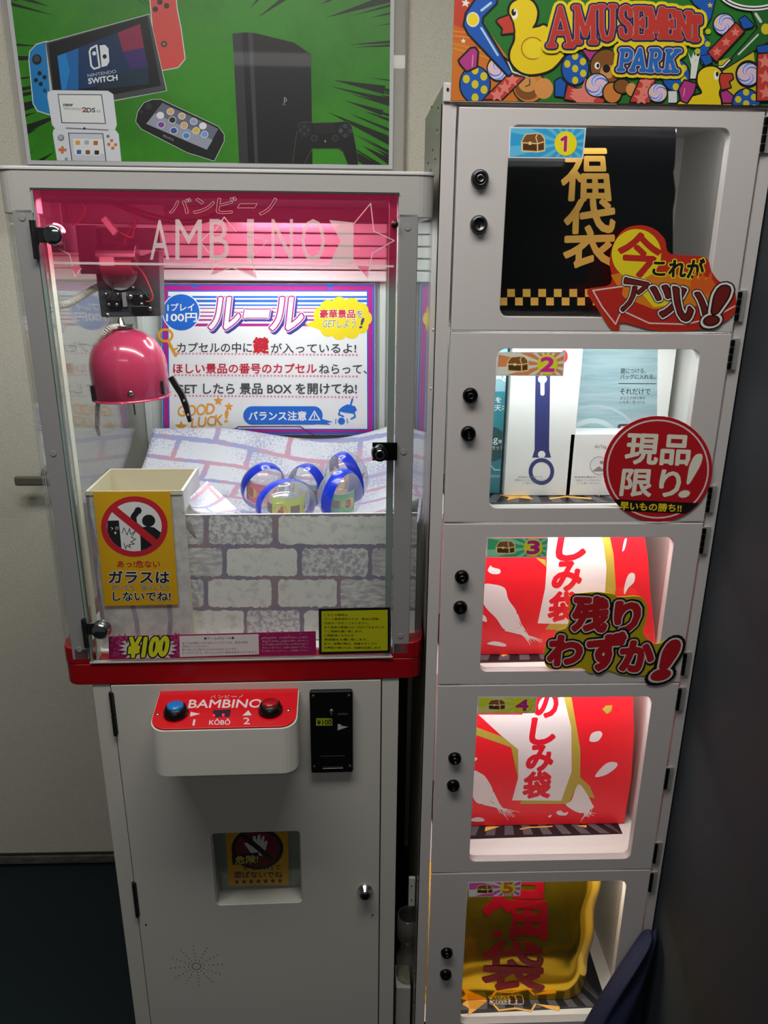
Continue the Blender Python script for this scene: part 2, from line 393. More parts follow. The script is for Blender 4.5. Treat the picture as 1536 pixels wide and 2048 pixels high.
# ================================================================ CRANE MACHINE
K0 = empty('crane_game_machine', (FK.o.x, FK.o.y, 0), FK.ang, 'grey and red crane game cabinet with glass box, left of the numbered locker', 'crane game')
def z(r): return r+Z0
X0, X1 = -.4985, .0255           # outer glass box
OX0, OX1 = -.4575, -.0195        # glass door
def kq(*a): return FK.at(*a)
def kbox(mb, px0, py0, px1, py1, y0, y1, M):
    a, b = FK.at(px0, py0, y0), FK.at(px1, py1, y0); return mb.box(a.x, b.x, y0, y1, b.z, a.z, M)
def corner(xo, xi, r, y1, n=6):   # footprint of a rounded front corner block from outer xo to inner xi
    s = 1 if xi > xo else -1; P = [(xi, 0)]
    for i in range(n+1):
        a = math.radians(90*i/n); P.append((xo+s*(r-r*math.sin(a)), r-r*math.cos(a)))
    P += [(xo, y1), (xi, y1)]; return P
fp = [(X0+.02-.02*math.sin(math.radians(a)), .02-.02*math.cos(math.radians(a))) for a in range(0, 91, 15)]
fp2 = [(X1-.02+.02*math.sin(math.radians(a)), .02-.02*math.cos(math.radians(a))) for a in range(90, -1, -15)]
foot = fp+[(X0, .62), (X1, .62)]+fp2
# top cover
mb = MB().prismz(foot, z(-.0963), z(-.073), WHITE)
for xo, xi in ((X0, OX0), (X1, OX1)):
    mb.prismz(corner(xo, xi, .02, .03), z(-.1245), z(-.0963), WHITE)
    mb.box(min(xo, xo+(.003 if xi > xo else -.003)), max(xo, xo+(.003 if xi > xo else -.003)), .03, .62, z(-.1245), z(-.0963), WHITE)
cover = mb.build('top_cover', K0, .0012)
MB().prismz([(x*1.002+.0005*(1 if x > -.2 else -1), y-.001 if y < .05 else y) for x, y in foot], z(-.0765), z(-.0725), mat('cover_lip', 'd8d6d6', .4)).build('cover_lip', cover, .0008)
MB().box(OX0-.001, OX1+.001, -.0015, .004, z(-.0985), z(-.0962), mat('seal_dark', '3a3835', .6)).build('door_seal', K0)
# inner ceiling, back wall, deck
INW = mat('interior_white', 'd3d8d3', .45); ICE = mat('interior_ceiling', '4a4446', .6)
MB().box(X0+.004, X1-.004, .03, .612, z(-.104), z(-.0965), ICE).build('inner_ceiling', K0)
mb = MB().box(X0+.003, X1-.003, .6, .615, z(-.735), z(-.104), INW)
for x in (-.4965, -.012, .010): mb.box(x, x+.012, .588, .6, z(-.735), z(-.104), INW)
MB_ = mb.build('back_panel', K0, .001)
mb = MB()
REF = mat('reflector', 'e9ece8', .2, 0, coat=.5)
for i in range(5):
    zz = z(-.112-.0225*i)
    mb.prism([(X0+.02, zz), (OX1+.02, zz), (OX1+.02, zz-.020), (X0+.02, zz-.020)], .57+.004*(i % 2), .586, REF)
mb.build('reflector_slats', K0, .003)
MB().box(X0+.003, X1-.003, .03, .6, z(-.737), z(-.733), mat('deck_white', 'e2e2dc', .4)).build('deck', K0)
# red base band
mb = MB().prismz(foot, z(-.7715), z(-.7375), RED)
mb.prismz([(OX0-.002, 0), (OX1+.001, 0), (OX1+.001, .02), (OX0-.002, .02)], z(-.7375), z(-.7345), RED)
for xo, xi in ((X0-.001, OX0-.002), (X1+.001, OX1+.001)):
    mb.prismz(corner(xo, xi, .02, .03), z(-.7375), z(-.7115), RED)
    s_ = .003 if xi > xo else -.003
    mb.box(min(xo, xo+s_), max(xo, xo+s_), .03, .62, z(-.7375), z(-.7115), RED)
mb.build('base_band', K0, .0015, 3)
# corner posts
PL = FK.at(40, 440).x
for a, b, ry in ((-.4835, -.4592, (440, 905, 1293)), (-.0188, .0055, (451, 905, 1277))):
    p = MB().box(a, b, .0, .022, z(-.73), z(-.12), GREYP).build('corner_post', K0, .0012)
    for py in ry:
        zz = FK.at(500, py).z
        MB().cyl(((a+b)/2-.001, -.0007, zz), .004, .001, GREYP, 'y', 20).build('rivet', p, .0002)
# side panes of clear acrylic with a curved front corner
for s, xo, xs in ((1, X0, -.4837), (-1, X1, .0057)):
    P = [(xs, .002)]+[(xo+s*(.02-.02*math.sin(math.radians(a))), .022-.02*math.cos(math.radians(a))) for a in range(20, 91, 10)]+[(xo, .026), (xo, .034), (xo, .59), (xo, .598)]
    Q = [(x+s*.0025, y+(.002 if y < .025 else 0)) for x, y in P]
    n = len(P); vs = [(x, y, z(-.735)) for x, y in P]+[(x, y, z(-.122)) for x, y in P]+[(x, y, z(-.735)) for x, y in Q]+[(x, y, z(-.122)) for x, y in Q]
    fs = [(i, i+1, n+i+1, n+i) for i in range(n-1)]+[(2*n+i+1, 2*n+i, 3*n+i, 3*n+i+1) for i in range(n-1)]
    mb = MB().add(vs, fs, SGLASS, True); mb.add(vs, [(0, n, 3*n, 2*n), (n-1, 2*n-1+n*2-0 if 0 else 3*n-1, 4*n-1, 2*n-1)], SGLASS)
    mb.build('side_pane', K0)
    MB().box(min(xo, xo+s*.008), max(xo, xo+s*.008), .59, .6, z(-.735), z(-.12), mat('rear_post', '6f7270', .4)).build('rear_post', K0)
# glass door
gd = MB().box(OX0, OX1, -.001, .004, z(-.7338), z(-.0975), GLASS).build('glass_door', K0)
MB().box(OX0, OX0+.0022, -.0012, .0042, z(-.7338), z(-.0985), mat('glass_edge', '8fa79e', .15, coat=1)).build('polished_edge', gd)
MB().box(OX0+.006, OX0+.0085, .006, .02, z(-.7338), z(-.15), mat('channel_pale', 'cfd4c2', .3)).build('door_gasket', gd)
MB().box(OX1-.0105, OX1-.0012, .006, .012, z(-.7338), z(-.1), mat('channel_green', '8c9690', .3)).build('inner_channel', K0)
MB().box(OX0-.002, OX1+.001, -.002, .005, z(-.7352), z(-.7335), mat('sill_clear', 'b9bcb6', .2, coat=.5)).build('bottom_track', K0)
def glass_hinge(py, cx, cy, yy0, yy1, x_pl):
    e = empty('glass_hinge', (0,0,0), parent=gd)
    a = FK.at(x_pl, yy0); b = FK.at(x_pl, yy1)
    MB().box(OX0-.004, OX0+.001, -.005, .001, b.z, a.z, DSTEEL).cyl((OX0-.003, -.004, b.z), .0028, a.z-b.z, DSTEEL, 'z', 12).build('hinge_leaf', gd, .0005)
    c = FK.at(cx, cy)
    MB().box(OX0-.001, c.x, -.0032, -.001, c.z-.009, c.z+.009, DSTEEL).build('hinge_arm', gd, .0008)
    MB().lathe([(0, -.0135), (.009, -.013), (.0118, -.011), (.0118, -.002), (.0135, -.001), (.0135, 0)], CHROME, (c.x, -.001, c.z), 'y', 32).build('hinge_knob', gd)
    bpy.data.objects.remove(e)
glass_hinge(470, 112, 470, 440, 518, 78)
glass_hinge(1256, 205, 1256, 1236, 1292, 178)
c = FK.at(757, 902)
lk = MB().box(c.x-.0085, OX1+.003, -.0045, -.001, c.z-.0125, c.z+.0125, BLK_CHROME).build('door_lock', gd, .001)
MB().lathe([(0, -.019), (.008, -.019), (.0098, -.017), (.0112, -.010), (.0112, -.001)], BLK_CHROME, (c.x+.001, -.003, c.z), 'y', 32).build('lock_barrel', gd)
MB().lathe([(.0045, -.0195), (.0062, -.0198), (.007, -.0185)], CHROME, (c.x+.001, -.003, c.z), 'y', 24).build('lock_ring', gd)
c = FK.at(789, 449)
MB().lathe([(0, -.006), (.003, -.0055), (.0045, -.003), (.0048, 0)], mat('rubber_maroon', '2a0509', .4), (c.x, -.001, c.z), 'y', 20).build('rubber_stop', gd)
# marquee film printed on the glass
def filmmat():
    M = bpy.data.materials.new('marquee_film'); M.use_nodes = True; nt = M.node_tree; nt.nodes.clear(); N = nt.nodes.new; K = nt.links.new
    out = N('ShaderNodeOutputMaterial'); mx = N('ShaderNodeMixShader'); clr = N('ShaderNodeBsdfTransparent'); m2 = N('ShaderNodeMixShader'); tr = N('ShaderNodeBsdfTransparent'); df = N('ShaderNodeBsdfDiffuse')
    tr.inputs[0].default_value = (.9, .19, .32, 1); df.inputs[0].default_value = lin('cc3562'); m2.inputs[0].default_value = .34
    K(tr.outputs[0], m2.inputs[1]); K(df.outputs[0], m2.inputs[2])
    tc = N('ShaderNodeTexCoord'); sp = N('ShaderNodeSeparateXYZ'); K(tc.outputs['Object'], sp.inputs[0])
    mr = N('ShaderNodeMapRange'); mr.inputs['From Min'].default_value = z(-.213); mr.inputs['From Max'].default_value = z(-.172); K(sp.outputs['Z'], mr.inputs[0])
    K(mr.outputs[0], mx.inputs[0]); K(clr.outputs[0], mx.inputs[1]); K(m2.outputs[0], mx.inputs[2]); K(mx.outputs[0], out.inputs[0]); return M
film = MB().add([(OX0+.002, -.0013, z(-.215)), (OX1-.001, -.0013, z(-.215)), (OX1-.001, -.0013, z(-.0985)), (OX0+.002, -.0013, z(-.0985))], [(0, 1, 2, 3)], filmmat()).build('marquee_film', gd, fix=False)
def seeink(name, col, f):
    M = bpy.data.materials.new(name); M.use_nodes = True; nt = M.node_tree; nt.nodes.clear(); N = nt.nodes.new; K = nt.links.new
    out = N('ShaderNodeOutputMaterial'); mx = N('ShaderNodeMixShader'); t = N('ShaderNodeBsdfTransparent'); d = N('ShaderNodeBsdfDiffuse'); d.inputs[0].default_value = lin(col); mx.inputs[0].default_value = f
    K(t.outputs[0], mx.inputs[1]); K(d.outputs[0], mx.inputs[2]); K(mx.outputs[0], out.inputs[0]); return M
INKW = seeink('marquee_white', 'e9eee9', .62); INKL = seeink('marquee_line', 'f2dede', .75); INKP = seeink('marquee_pink', 'ff4d80', .6)
A = Art(FK, -.0015); A.T(300, 360, .390625)
A.poly(INKW, [(918, 205), (1042, 218), (1042, 425), (975, 432), (918, 432), (975, 312)])
for q, t in (((-115, 250, -60, 410), 'B'), ((0, 205, 100, 408), 'A'), ((130, 202, 265, 408), 'M'), ((305, 200, 405, 412), 'B'), ((497, 200, 532, 414), 'I'), ((622, 200, 732, 416), 'N'), ((775, 200, 895, 420), 'O')):
    if t != 'B' or q[0] > 0: A.text(INKW, t, q, .0)
for t, q in (('バ', (100, 95, 200, 170)), ('ン', (222, 95, 320, 170)), ('ビ', (338, 88, 432, 170)), ('ー', (450, 122, 535, 142)), ('ノ', (560, 95, 636, 178))):
    V = 1
    A.text(INKL, t, q[:4]+(12,), .028); A.text(seeink('marquee_core', '9c2440', .9) if 'mc' not in MATS else MATS['mc'], t, q[:4]+(12,), .006)
    MATS['mc'] = A.mb.mats[-1]
W_ = 5
A.line(INKL, [(1045, 222), (1130, 120), (1146, 262), (1250, 310), (1138, 375), (1115, 502), (1042, 415), (980, 432)], W_)
A.line(INKL, [(258, 318), (300, 275), (395, 275)], W_); A.line(INKL, [(500, 285), (602, 312), (520, 400), (545, 502), (418, 446), (312, 487), (328, 405), (262, 322)], W_)
A.line(INKL, [(330, 262), (380, 190), (440, 265)], W_)
A.line(INKL, [(0, 430), (1248, 442)], 11, caps=False)
A.T(0, 340, .3125)
A.line(INKL, [(330, 480), (445, 540), (480, 680), (520, 630)], 6); A.line(INKL, [(335, 594), (1030, 603)], 16, caps=False)
A.poly(INKP, [(455, 615), (520, 615), (485, 675)])
A.T(300, 360, .390625); A.poly(INKP, [(328, 448), (400, 450), (318, 484)]); A.poly(INKP, [(440, 450), (522, 450), (540, 496)]); A.poly(INKP, [(1062, 440), (1122, 442), (1112, 496)])
A.done('marquee_print', gd)
# ---- lamp ring
mb = MB(); R_, r_ = .1, .006; n1, n2 = 40, 8; vs = []; fs = []
LC = (-.20, .36, z(-.1095))
for i in range(n1):
    for j in range(n2):
        a, b = 2*math.pi*i/n1, 2*math.pi*j/n2; vs.append((LC[0]+(R_+r_*math.cos(b))*math.cos(a), LC[1]+(R_+r_*math.cos(b))*math.sin(a), LC[2]+r_*math.sin(b)))
        fs.append((i*n2+j, ((i+1) % n1)*n2+j, ((i+1) % n1)*n2+(j+1) % n2, i*n2+(j+1) % n2))
mb.add(vs, fs, mat('ring_lamp_glow', 'f3fbff', .5, emit=66), True); lampring = mb.build('ring_lamp', K0)
area('front_fill_light', (-.24, .015, z(-.1075)), (.42, .012), 1.15, rot=(math.radians(12), 0, 0), parent=K0)  # made-up light added to brighten the dome, chute and panel fronts
# ---- lower body
bx0, bx1 = -.4613, -.0083
mb = MB().box(bx0, bx0+.003, .003, .6, .01, z(-.7715), BODY).box(bx1-.003, bx1, .003, .6, .01, z(-.7715), BODY).box(bx0, bx1, .597, .6, .01, z(-.7715), BODY)
mb.box(bx0, -.4355, .002, .012, .01, z(-.7715), BODY).box(-.0338, bx1, .002, .012, .01, z(-.7715), BODY).box(bx0, bx1, .003, .6, 0, .01, BODY).box(-.4355, -.0338, .002, .012, .01, .07, BODY)
mb.box(bx0+.003, bx1-.003, .02, .597, z(-.776), z(-.772), BODY)
mb.build('body_cabinet', K0, .0008)
dX0, dX1 = -.4340, -.0356
ho = (-.3055, -.163, z(-1.193), z(-1.0465))
bd = MB().plate(dX0, dX1, .073, z(-.7735), *ho, .008, .0, .004, BODY).build('body_door', K0, .0005)
MB().box(dX0-.0015, dX0, .0035, .006, .07, z(-.7725), DARK).box(dX1, dX1+.0018, .0035, .006, .07, z(-.7725), DARK).build('door_gap', bd)
for y0, y1, px in ((1384, 1470, 222), (1764, 1832, 268)):
    a, b = FK.at(px, y0), FK.at(px, y1); h = (a.z-b.z)
    MB().cyl((dX0-.001, -.001, b.z), .0032, h*.48, DSTEEL, 'z', 12).cyl((dX0-.001, -.001, b.z+h*.52), .0032, h*.48, DSTEEL, 'z', 12).box(dX0-.003, dX0+.003, -.0006, .001, b.z+.002, a.z-.002, DSTEEL).build('hinge', bd)
c = FK.at(730, 1780)
MB().lathe([(0, -.014), (.0075, -.014), (.0095, -.0125), (.0095, -.006), (.0125, -.004), (.013, 0)], CHROME, (c.x, 0, c.z), 'y', 32).build('cabinet_lock', bd)
MB().lathe([(0, -.0146), (.0055, -.0146), (.0058, -.014)], BLACK, (c.x, 0, c.z), 'y', 24).build('keyhole', bd)
mb = MB(); ctr = FK.at(393, 1932)
for k in range(12):
    for j in range(1, 6):
        a = 2*math.pi*k/12+.05; r = .006+.0075*j
        mb.cyl((ctr.x+r*math.cos(a), -.0003, ctr.z+r*math.sin(a)), .0008, .0004, DARK, 'y', 6)
for k in range(16): a = 2*math.pi*k/16; mb.cyl((ctr.x+.0075*math.cos(a), -.0003, ctr.z+.0075*math.sin(a)), .0008, .0004, DARK, 'y', 6)
reg(mb.build('speaker_holes', bd), kind='stuff')
for px, py in ((292, 1848), (745, 1829)):
    q = FK.at(px, py); MB().cyl((q.x, -.001, q.z), .0016, .0012, CHROME, 'y', 8).build('screw', bd)
# prize outlet
TR = mat('tray_cream', 'c9c9bf', .5)
x0, x1, zb, zt = ho
mb = MB().box(x0, x0+.002, .004, .11, zb, zt+.02, TR).box(x1-.002, x1, .004, .11, zb, zt+.02, TR).box(x0, x1, .108, .11, zb, zt+.02, TR).box(x0, x1, .004, .11, zb-.002, zb, TR).box(x0, x1, .004, .11, zt+.02, zt+.022, TR)
mb.build('prize_outlet', K0)
fb = FK.at(590, 1771, .03)
FLAP = glassmat('flap_acrylic', (.9, .95, .9), .05, .1)
yT, yB = .008, .03
fl = MB().add([(x0+.003, yT, zt-.001), (x1-.003, yT, zt-.001), (x1-.003, yB, fb.z), (x0+.003, yB, fb.z), (x0+.003, yT+.002, zt-.001), (x1-.003, yT+.002, zt-.001), (x1-.003, yB+.002, fb.z), (x0+.003, yB+.002, fb.z)],
  [(0,1,2,3), (7,6,5,4), (3,2,6,7), (0,3,7,4), (1,5,6,2), (0,4,5,1)], FLAP).build('outlet_flap', K0)
# control box
cx0, cx1 = -.3645, -.158; zt_f, zt_b = z(-.8005), z(-.787); zb_ = z(-.877); yf = -.078
P = [(cx0, 0)]+[(cx0+.022-.022*math.cos(math.radians(a)), yf+.022-.022*math.sin(math.radians(a))) for a in range(0, 91, 15)]+[(cx1-.022+.022*math.sin(math.radians(a)), yf+.022-.022*math.cos(math.radians(a))) for a in range(0, 91, 15)]+[(cx1, 0)]
def ztop(y): return zt_b+(zt_f-zt_b)*(y/yf)
n = len(P); vs = [(x, y, zb_) for x, y in P]+[(x, y, ztop(y)) for x, y in P]
fs = [tuple(range(n)), tuple(range(2*n-1, n-1, -1))]+[(i, (i+1) % n, (i+1) % n+n, i+n) for i in range(n)]
cb = MB().add(vs, fs, mat('control_box_white', 'e9e6dc', .35)).build('control_box', K0, .001)
c0 = Vector(((cx0+cx1)/2, yf/2, 0))
vs = [(c0.x+(x-c0.x)*.985, y*.985-.0005, ztop(y)+.0004) for x, y in P]; vs += [(x, y, q+.0025) for x, y, q in vs]
MB().add(vs, fs, REDP).build('control_face', cb, .0006)
def top_at(px, py):               # photo pixel onto the sloping control face
    d = FW+RT*((px-768)/FPX)-UP*((py-1024)/FPX); o = CAM-FK.o
    o = Vector((o.dot(FK.ex), o.dot(FK.ey), o.z)); d = Vector((d.dot(FK.ex), d.dot(FK.ey), d.z)); s_ = (zt_f-zt_b)/yf
    t = (zt_b+.003+s_*o.y-o.z)/(d.z-s_*d.y); return o+d*t
def button(px, py, M, name, lab):
    c = top_at(px, py)
    b = MB().lathe([(.0175, 0), (.0175, .004), (.014, .012), (.012, .0125), (.012, .010)], BLACK, c, 'z', 32).build(name, cb); b['label'] = lab
    MB().lathe([(0, .0155), (.0095, .0155), (.0115, .0145), (.0118, .006)], M, c, 'z', 32).build('button_cap', b)
button(352, 1427, mat('button_blue', '0f78c8', .15, coat=1), 'push_button', 'blue push button')
button(541, 1421, mat('button_red', 'a30f18', .15, coat=1), 'push_button', 'red push button')
for px, py in ((315, 1428), (577, 1420)):
    c = top_at(px, py); MB().lathe([(0, .0012), (.0022, .001), (.003, 0)], STEEL, c, 'z', 14).build('screw', cb)
class TopArt(Art):
    def p3(s, p):
        q = top_at(s.ox+p[0]*s.k, s.oy+p[1]*s.k); return (q.x, q.y, q.z+s.h)
A = TopArt(FK, 0, eps=8e-6); A.T(290, 1370, .28)
A.text('d9c9c9', 'BAMBINO', (308, 106, 828, 164, 12, -4), .02)
for t, q in (('バ', (468, 74, 505, 94)), ('ン', (522, 73, 560, 93)), ('ビ', (572, 71, 606, 93)), ('ー', (615, 80, 655, 84)), ('ノ', (668, 69, 700, 91))): A.text('d8b9b9', t, q, .0)
A.poly('d9c9c9', [(326, 192), (396, 206), (322, 226)]); A.poly('d9c9c9', [(738, 180), (762, 216), (696, 219)])
A.text('d9c9c9', '1', (338, 246, 353, 290, 8), .0); A.text('d9c9c9', '2', (703, 234, 748, 280), .01); A.text('d9c9c9', 'KŌBŌ', (458, 242, 606, 284, 4), .02)
A.poly('1e0620', [(488, 180), (614, 174), (606, 226), (482, 230)])
A.ell(mat('led_red', 'ff1030', .4, emit=3), 492, 218, 8, 9); A.ell('led', 0, 0, 0) if 0 else None
A.ell(MATS['led_red'], 559, 215, 9, 10)
A.done('control_print', cb)
# coin mech
a, b = FK.at(619, 1378), FK.at(706, 1537)
cm = MB().prism(rrect(a.x, b.x, b.z, a.z, .004), -.009, 0, BLACK).build('coin_acceptor', K0, .0015)
for px, py in ((627, 1387), (698, 1386), (629, 1527), (700, 1526)):
    q = FK.at(px, py); MB().lathe([(0, -.0015), (.0025, -.001), (.0032, 0)], DSTEEL, (q.x, -.009, q.z), 'y', 16).build('screw', cm)
q = FK.at(676, 1422); MB().box(q.x-.0002, q.x+.0145, -.011, -.009, q.z-.0008, q.z+.0008, STEEL).build('coin_slot', cm)
q = FK.at(664, 1416); MB().lathe([(0, -.004), (.003, -.004), (.0045, 0)], DSTEEL, (q.x-.0005, -.009, q.z), 'y', 16).cyl((q.x-.0005, -.013, q.z-.004), .002, .003, STEEL, 'z', 8).build('return_button', cm)
q = FK.at(666, 1528); MB().box(q.x-.016, q.x+.016, -.0115, -.009, q.z-.0007, q.z+.0007, STEEL).box(q.x-.019, q.x+.019, -.010, -.009, q.z+.002, q.z+.022, BLACK).build('return_cup', cm, .0004)
A = Art(FK, -.0094); A.T(290, 1370, .28)
A.rect('a9b41e', 1222, 238, 1337, 290); A.text('2b3010', '¥100', (1228, 246, 1331, 285), .03)
A.poly('b9b9b9', [(1376, 278), (1400, 282), (1404, 292), (1452, 298), (1376, 324)])
A.done('coin_print', cm)
# ---- chute
CX0, CX1, CY0, CY1, CZ = -.4508, -.3165, .04, .16, z(-.4868)
mb = MB().box(CX0, CX1, CY0, CY0+.003, z(-.733), CZ, CREAM).box(CX0, CX1, CY1-.003, CY1, z(-.733), CZ, CREAM).box(CX0, CX0+.003, CY0, CY1, z(-.733), CZ, CREAM).box(CX1-.003, CX1, CY0, CY1, z(-.733), CZ, CREAM)
chute = mb.build('prize_chute', K0, .0008)
MB().box(CX1, CX1+.002, CY0-.002, CY1+.002, CZ-.03, CZ+.001, mat('brick_paper_white', 'e4e4e4', .6)).box(CX0, CX1, CY0-.0016, CY0-.0004, CZ-.005, CZ+.001, CREAM).build('chute_rim', chute)
def thingK(name, label, cat, group=None): return empty(name, (FK.o.x, FK.o.y, 0), FK.ang, label, cat, group)
# ---- brick printed panel in front of the capsules
BR = [noisy('brick_clean', 'd4d5d0', 'eceee9', 60, .35, .5, .6), noisy('brick_mottled', 'b4b0bd', 'e6e8e4', 150, .42, .56, .6), noisy('brick_worn', 'bab6bd', 'e8eae6', 60, .4, .62, .6, stretch=(1, 1, 2.5))]
MORT = noisy('mortar_mauve', '8a88a0', 'a39099', 18, .4, .6, .7)
def bricks(A, rows, jit=5, inset=0):
    A.L += 1; rnd = random.Random(3)
    for (y0, y1, xs) in rows:
        for i, (x0, x1, k) in enumerate(xs):
            P = []; r = min(22, (x1-x0)/4)
            base = rrect(x0, x1, y0, y1, r, 3); m_ = len(base)
            for j in range(m_):
                a, b = base[j], base[(j+1) % m_]; L = math.hypot(a[0]-b[0], a[1]-b[1]); q = max(1, int(L/14))
                for w in range(q): t = w/q; P.append((a[0]+(b[0]-a[0])*t+rnd.uniform(-jit, jit)*.5, a[1]+(b[1]-a[1])*t+rnd.uniform(-jit, jit)))
            cx, cy = (x0+x1)/2, (y0+y1)/2; n = len(P)
            A.raw(BR[k], P+[(cx, cy)], [(i_, (i_+1) % n, n) for i_ in range(n)])
PNX0, PNX1 = -.3225, .0185
pan = MB().box(PNX0, PNX1, .052, .056, z(-.7325), z(-.5268), mat('panel_paper', 'dcdcd6', .6)).build('brick_print_panel', K0)
A = Art(FK, .0518, eps=8e-6)
a, b = FK.at(0, 0, .052), None
def Kpx(x, zz, y):          # local point on the crane frame to photograph pixel
    P = FK.o+FK.ex*x+FK.ey*y+Vector((0, 0, zz))-CAM; d = P.dot(FW); return (768+FPX*P.dot(RT)/d, 1024-FPX*P.dot(UP)/d)
A.clip = [Kpx(PNX0, z(-.5275), .052), Kpx(PNX1, z(-.5275), .052), Kpx(PNX1, z(-.7325), .052), Kpx(PNX0, z(-.7325), .052)]
A.poly(MORT, A.clip)
A.T(330, 840, .37109)
bricks(A, [(518, 670, [(10, 208, 2), (236, 578, 1), (612, 1225, 0), (1250, 1420, 2)]), (692, 842, [(0, 308, 2), (334, 712, 0), (738, 1094, 1), (1116, 1290, 2), (1312, 1450, 1)]),
   (860, 1008, [(30, 208, 1), (234, 574, 0), (610, 926, 0), (946, 1290, 2), (1312, 1450, 2)]), (1026, 1180, [(50, 424, 0), (442, 726, 1), (750, 1100, 0), (1125, 1450, 0)]), (1200, 1400, [(60, 300, 0), (325, 640, 2), (665, 1000, 0), (1020, 1450, 0)])])
for w_ in range(7):          # small leaf sketch printed on the first brick
    A.line('7d7274', [(80+w_*9, 535+w_*3), (110+w_*9, 575+w_*6), (165, 640)], 2.2, caps=False)
A.done('brick_print', pan)
A = Art(FK, CY0-.0002, eps=8e-6)
A.clip = [Kpx(CX0, CZ-.002, CY0), Kpx(CX1, CZ-.002, CY0), Kpx(CX1, z(-.733), CY0), Kpx(CX0, z(-.733), CY0)]
A.poly(noisy('chute_paper', 'c9c8c8', 'dcdcd8', 60, .4, .6), A.clip)
A.T(100, 840, .26367)
A.line(noisy('mortar_pale', '9a97ae', 'b9a9b4', 40, .4, .6), [(278, 560), (290, 720), (318, 840), (345, 1000), (338, 1180), (362, 1330), (392, 1500), (405, 1640)], 34, w2=46)
for P in ([(625, 1400), (655, 1520), (668, 1640)], [(905, 1400), (915, 1520), (905, 1640)]): A.line(MATS['mortar_pale'], P, 36)
A.done('chute_print', chute)
# ---- curled brick pattern paper lining behind the panel
def brickpaper():
    M = mat('lining_paper', 'ffffff', .5); nt = M.node_tree; b = nt.nodes['Principled BSDF']; N = nt.nodes.new; K = nt.links.new
    uv = N('ShaderNodeUVMap'); n = N('ShaderNodeTexNoise'); n.inputs['Scale'].default_value = 9; n.inputs['Detail'].default_value = 4
    K(uv.outputs[0], n.inputs['Vector']); mx = N('ShaderNodeMixRGB'); mx.inputs[0].default_value = .06; K(uv.outputs[0], mx.inputs[1]); K(n.outputs['Color'], mx.inputs[2])
    br = N('ShaderNodeTexBrick'); br.inputs['Scale'].default_value = 1; br.inputs['Brick Width'].default_value = 1.1; br.inputs['Row Height'].default_value = .42; br.inputs['Mortar Size'].default_value = .05; br.inputs['Mortar Smooth'].default_value = .3
    K(mx.outputs[0], br.inputs['Vector'])
    n2 = N('ShaderNodeTexNoise'); n2.inputs['Scale'].default_value = 1.2; K(uv.outputs[0], n2.inputs['Vector'])
    r = N('ShaderNodeValToRGB'); r.color_ramp.elements[0].position = .42; r.color_ramp.elements[1].position = .56; r.color_ramp.elements[0].color = lin('a2a5d0'); r.color_ramp.elements[1].color = lin('cfa0b2'); K(n2.outputs[0], r.inputs[0])
    n3 = N('ShaderNodeTexNoise'); n3.inputs['Scale'].default_value = 26; n3.inputs['Detail'].default_value = 6; K(uv.outputs[0], n3.inputs['Vector'])
    n4 = N('ShaderNodeTexNoise'); n4.inputs['Scale'].default_value = .9; K(uv.outputs[0], n4.inputs['Vector'])
    ad = N('ShaderNodeMath'); ad.operation = 'ADD'; K(n3.outputs[0], ad.inputs[0]); K(n4.outputs[0], ad.inputs[1])
    r3 = N('ShaderNodeValToRGB'); r3.color_ramp.elements[0].position = .50; r3.color_ramp.elements[1].position = .60; r3.color_ramp.elements[0].color = (0,0,0,1); r3.color_ramp.elements[1].color = (.75,.75,.75,1); 
    hf = N('ShaderNodeMath'); hf.operation = 'MULTIPLY'; hf.inputs[1].default_value = .52; K(ad.outputs[0], hf.inputs[0]); K(hf.outputs[0], r3.inputs[0])
    m3 = N('ShaderNodeMixRGB'); K(r3.outputs[0], m3.inputs[0]); m3.inputs[1].default_value = lin('e2e4ea'); m3.inputs[2].default_value = lin('a3a4c4')
    m4 = N('ShaderNodeMixRGB'); K(br.outputs['Fac'], m4.inputs[0]); K(m3.outputs[0], m4.inputs[1]); K(r.outputs[0], m4.inputs[2]); K(m4.outputs[0], b.inputs['Base Color']); return M
def lin_z(x, y):
    v = (y-.055)/.51; u = (x+.47)/.492
    q = -.607+.077*abs(2*v-1)**(2.3 if v > .5 else 7)
    if v > .5: q += .004
    q += (.012+.02*(1-v))*max(0, (abs(2*u-1)-.5)/.5)**2.0
    q += .012*math.sin(u*7)*v
    return z(q)
def sheet(name, nx, ny, fx, fy, keep, zoff=0, uvs=(9, 9), rot=0, M=None):
    vs = []; uv = []
    for j in range(ny+1):
        for i in range(nx+1):
            x = fx[0]+(fx[1]-fx[0])*i/nx; y = fy[0]+(fy[1]-fy[0])*j/ny
            vs.append((x, y, lin_z(x, y)+zoff)); uv.append((x*uvs[0]*math.cos(rot)-y*uvs[1]*math.sin(rot)+5, x*uvs[0]*math.sin(rot)+y*uvs[1]*math.cos(rot)+5))
    fs = [(j*(nx+1)+i, j*(nx+1)+i+1, (j+1)*(nx+1)+i+1, (j+1)*(nx+1)+i) for j in range(ny) for i in range(nx) if keep(*vs[j*(nx+1)+i][:2])]
    me = bpy.data.meshes.new(name); me.from_pydata(vs, [], fs); me.materials.append(M)
    l = me.uv_layers.new(); 
    for p in me.polygons:
        p.use_smooth = True
        for li in p.loop_indices: l.data[li].uv = uv[me.loops[li].vertex_index]
    bm = bmesh.new(); bm.from_mesh(me); bmesh.ops.delete(bm, geom=[v for v in bm.verts if not v.link_faces], context='VERTS'); bm.to_mesh(me); bm.free()
    o = bpy.data.objects.new(name, me); COL.objects.link(o); o.location = K0.location; o.rotation_euler = K0.rotation_euler
    so = o.modifiers.new('thick', 'SOLIDIFY'); so.thickness = .0004; return o
LP = brickpaper()
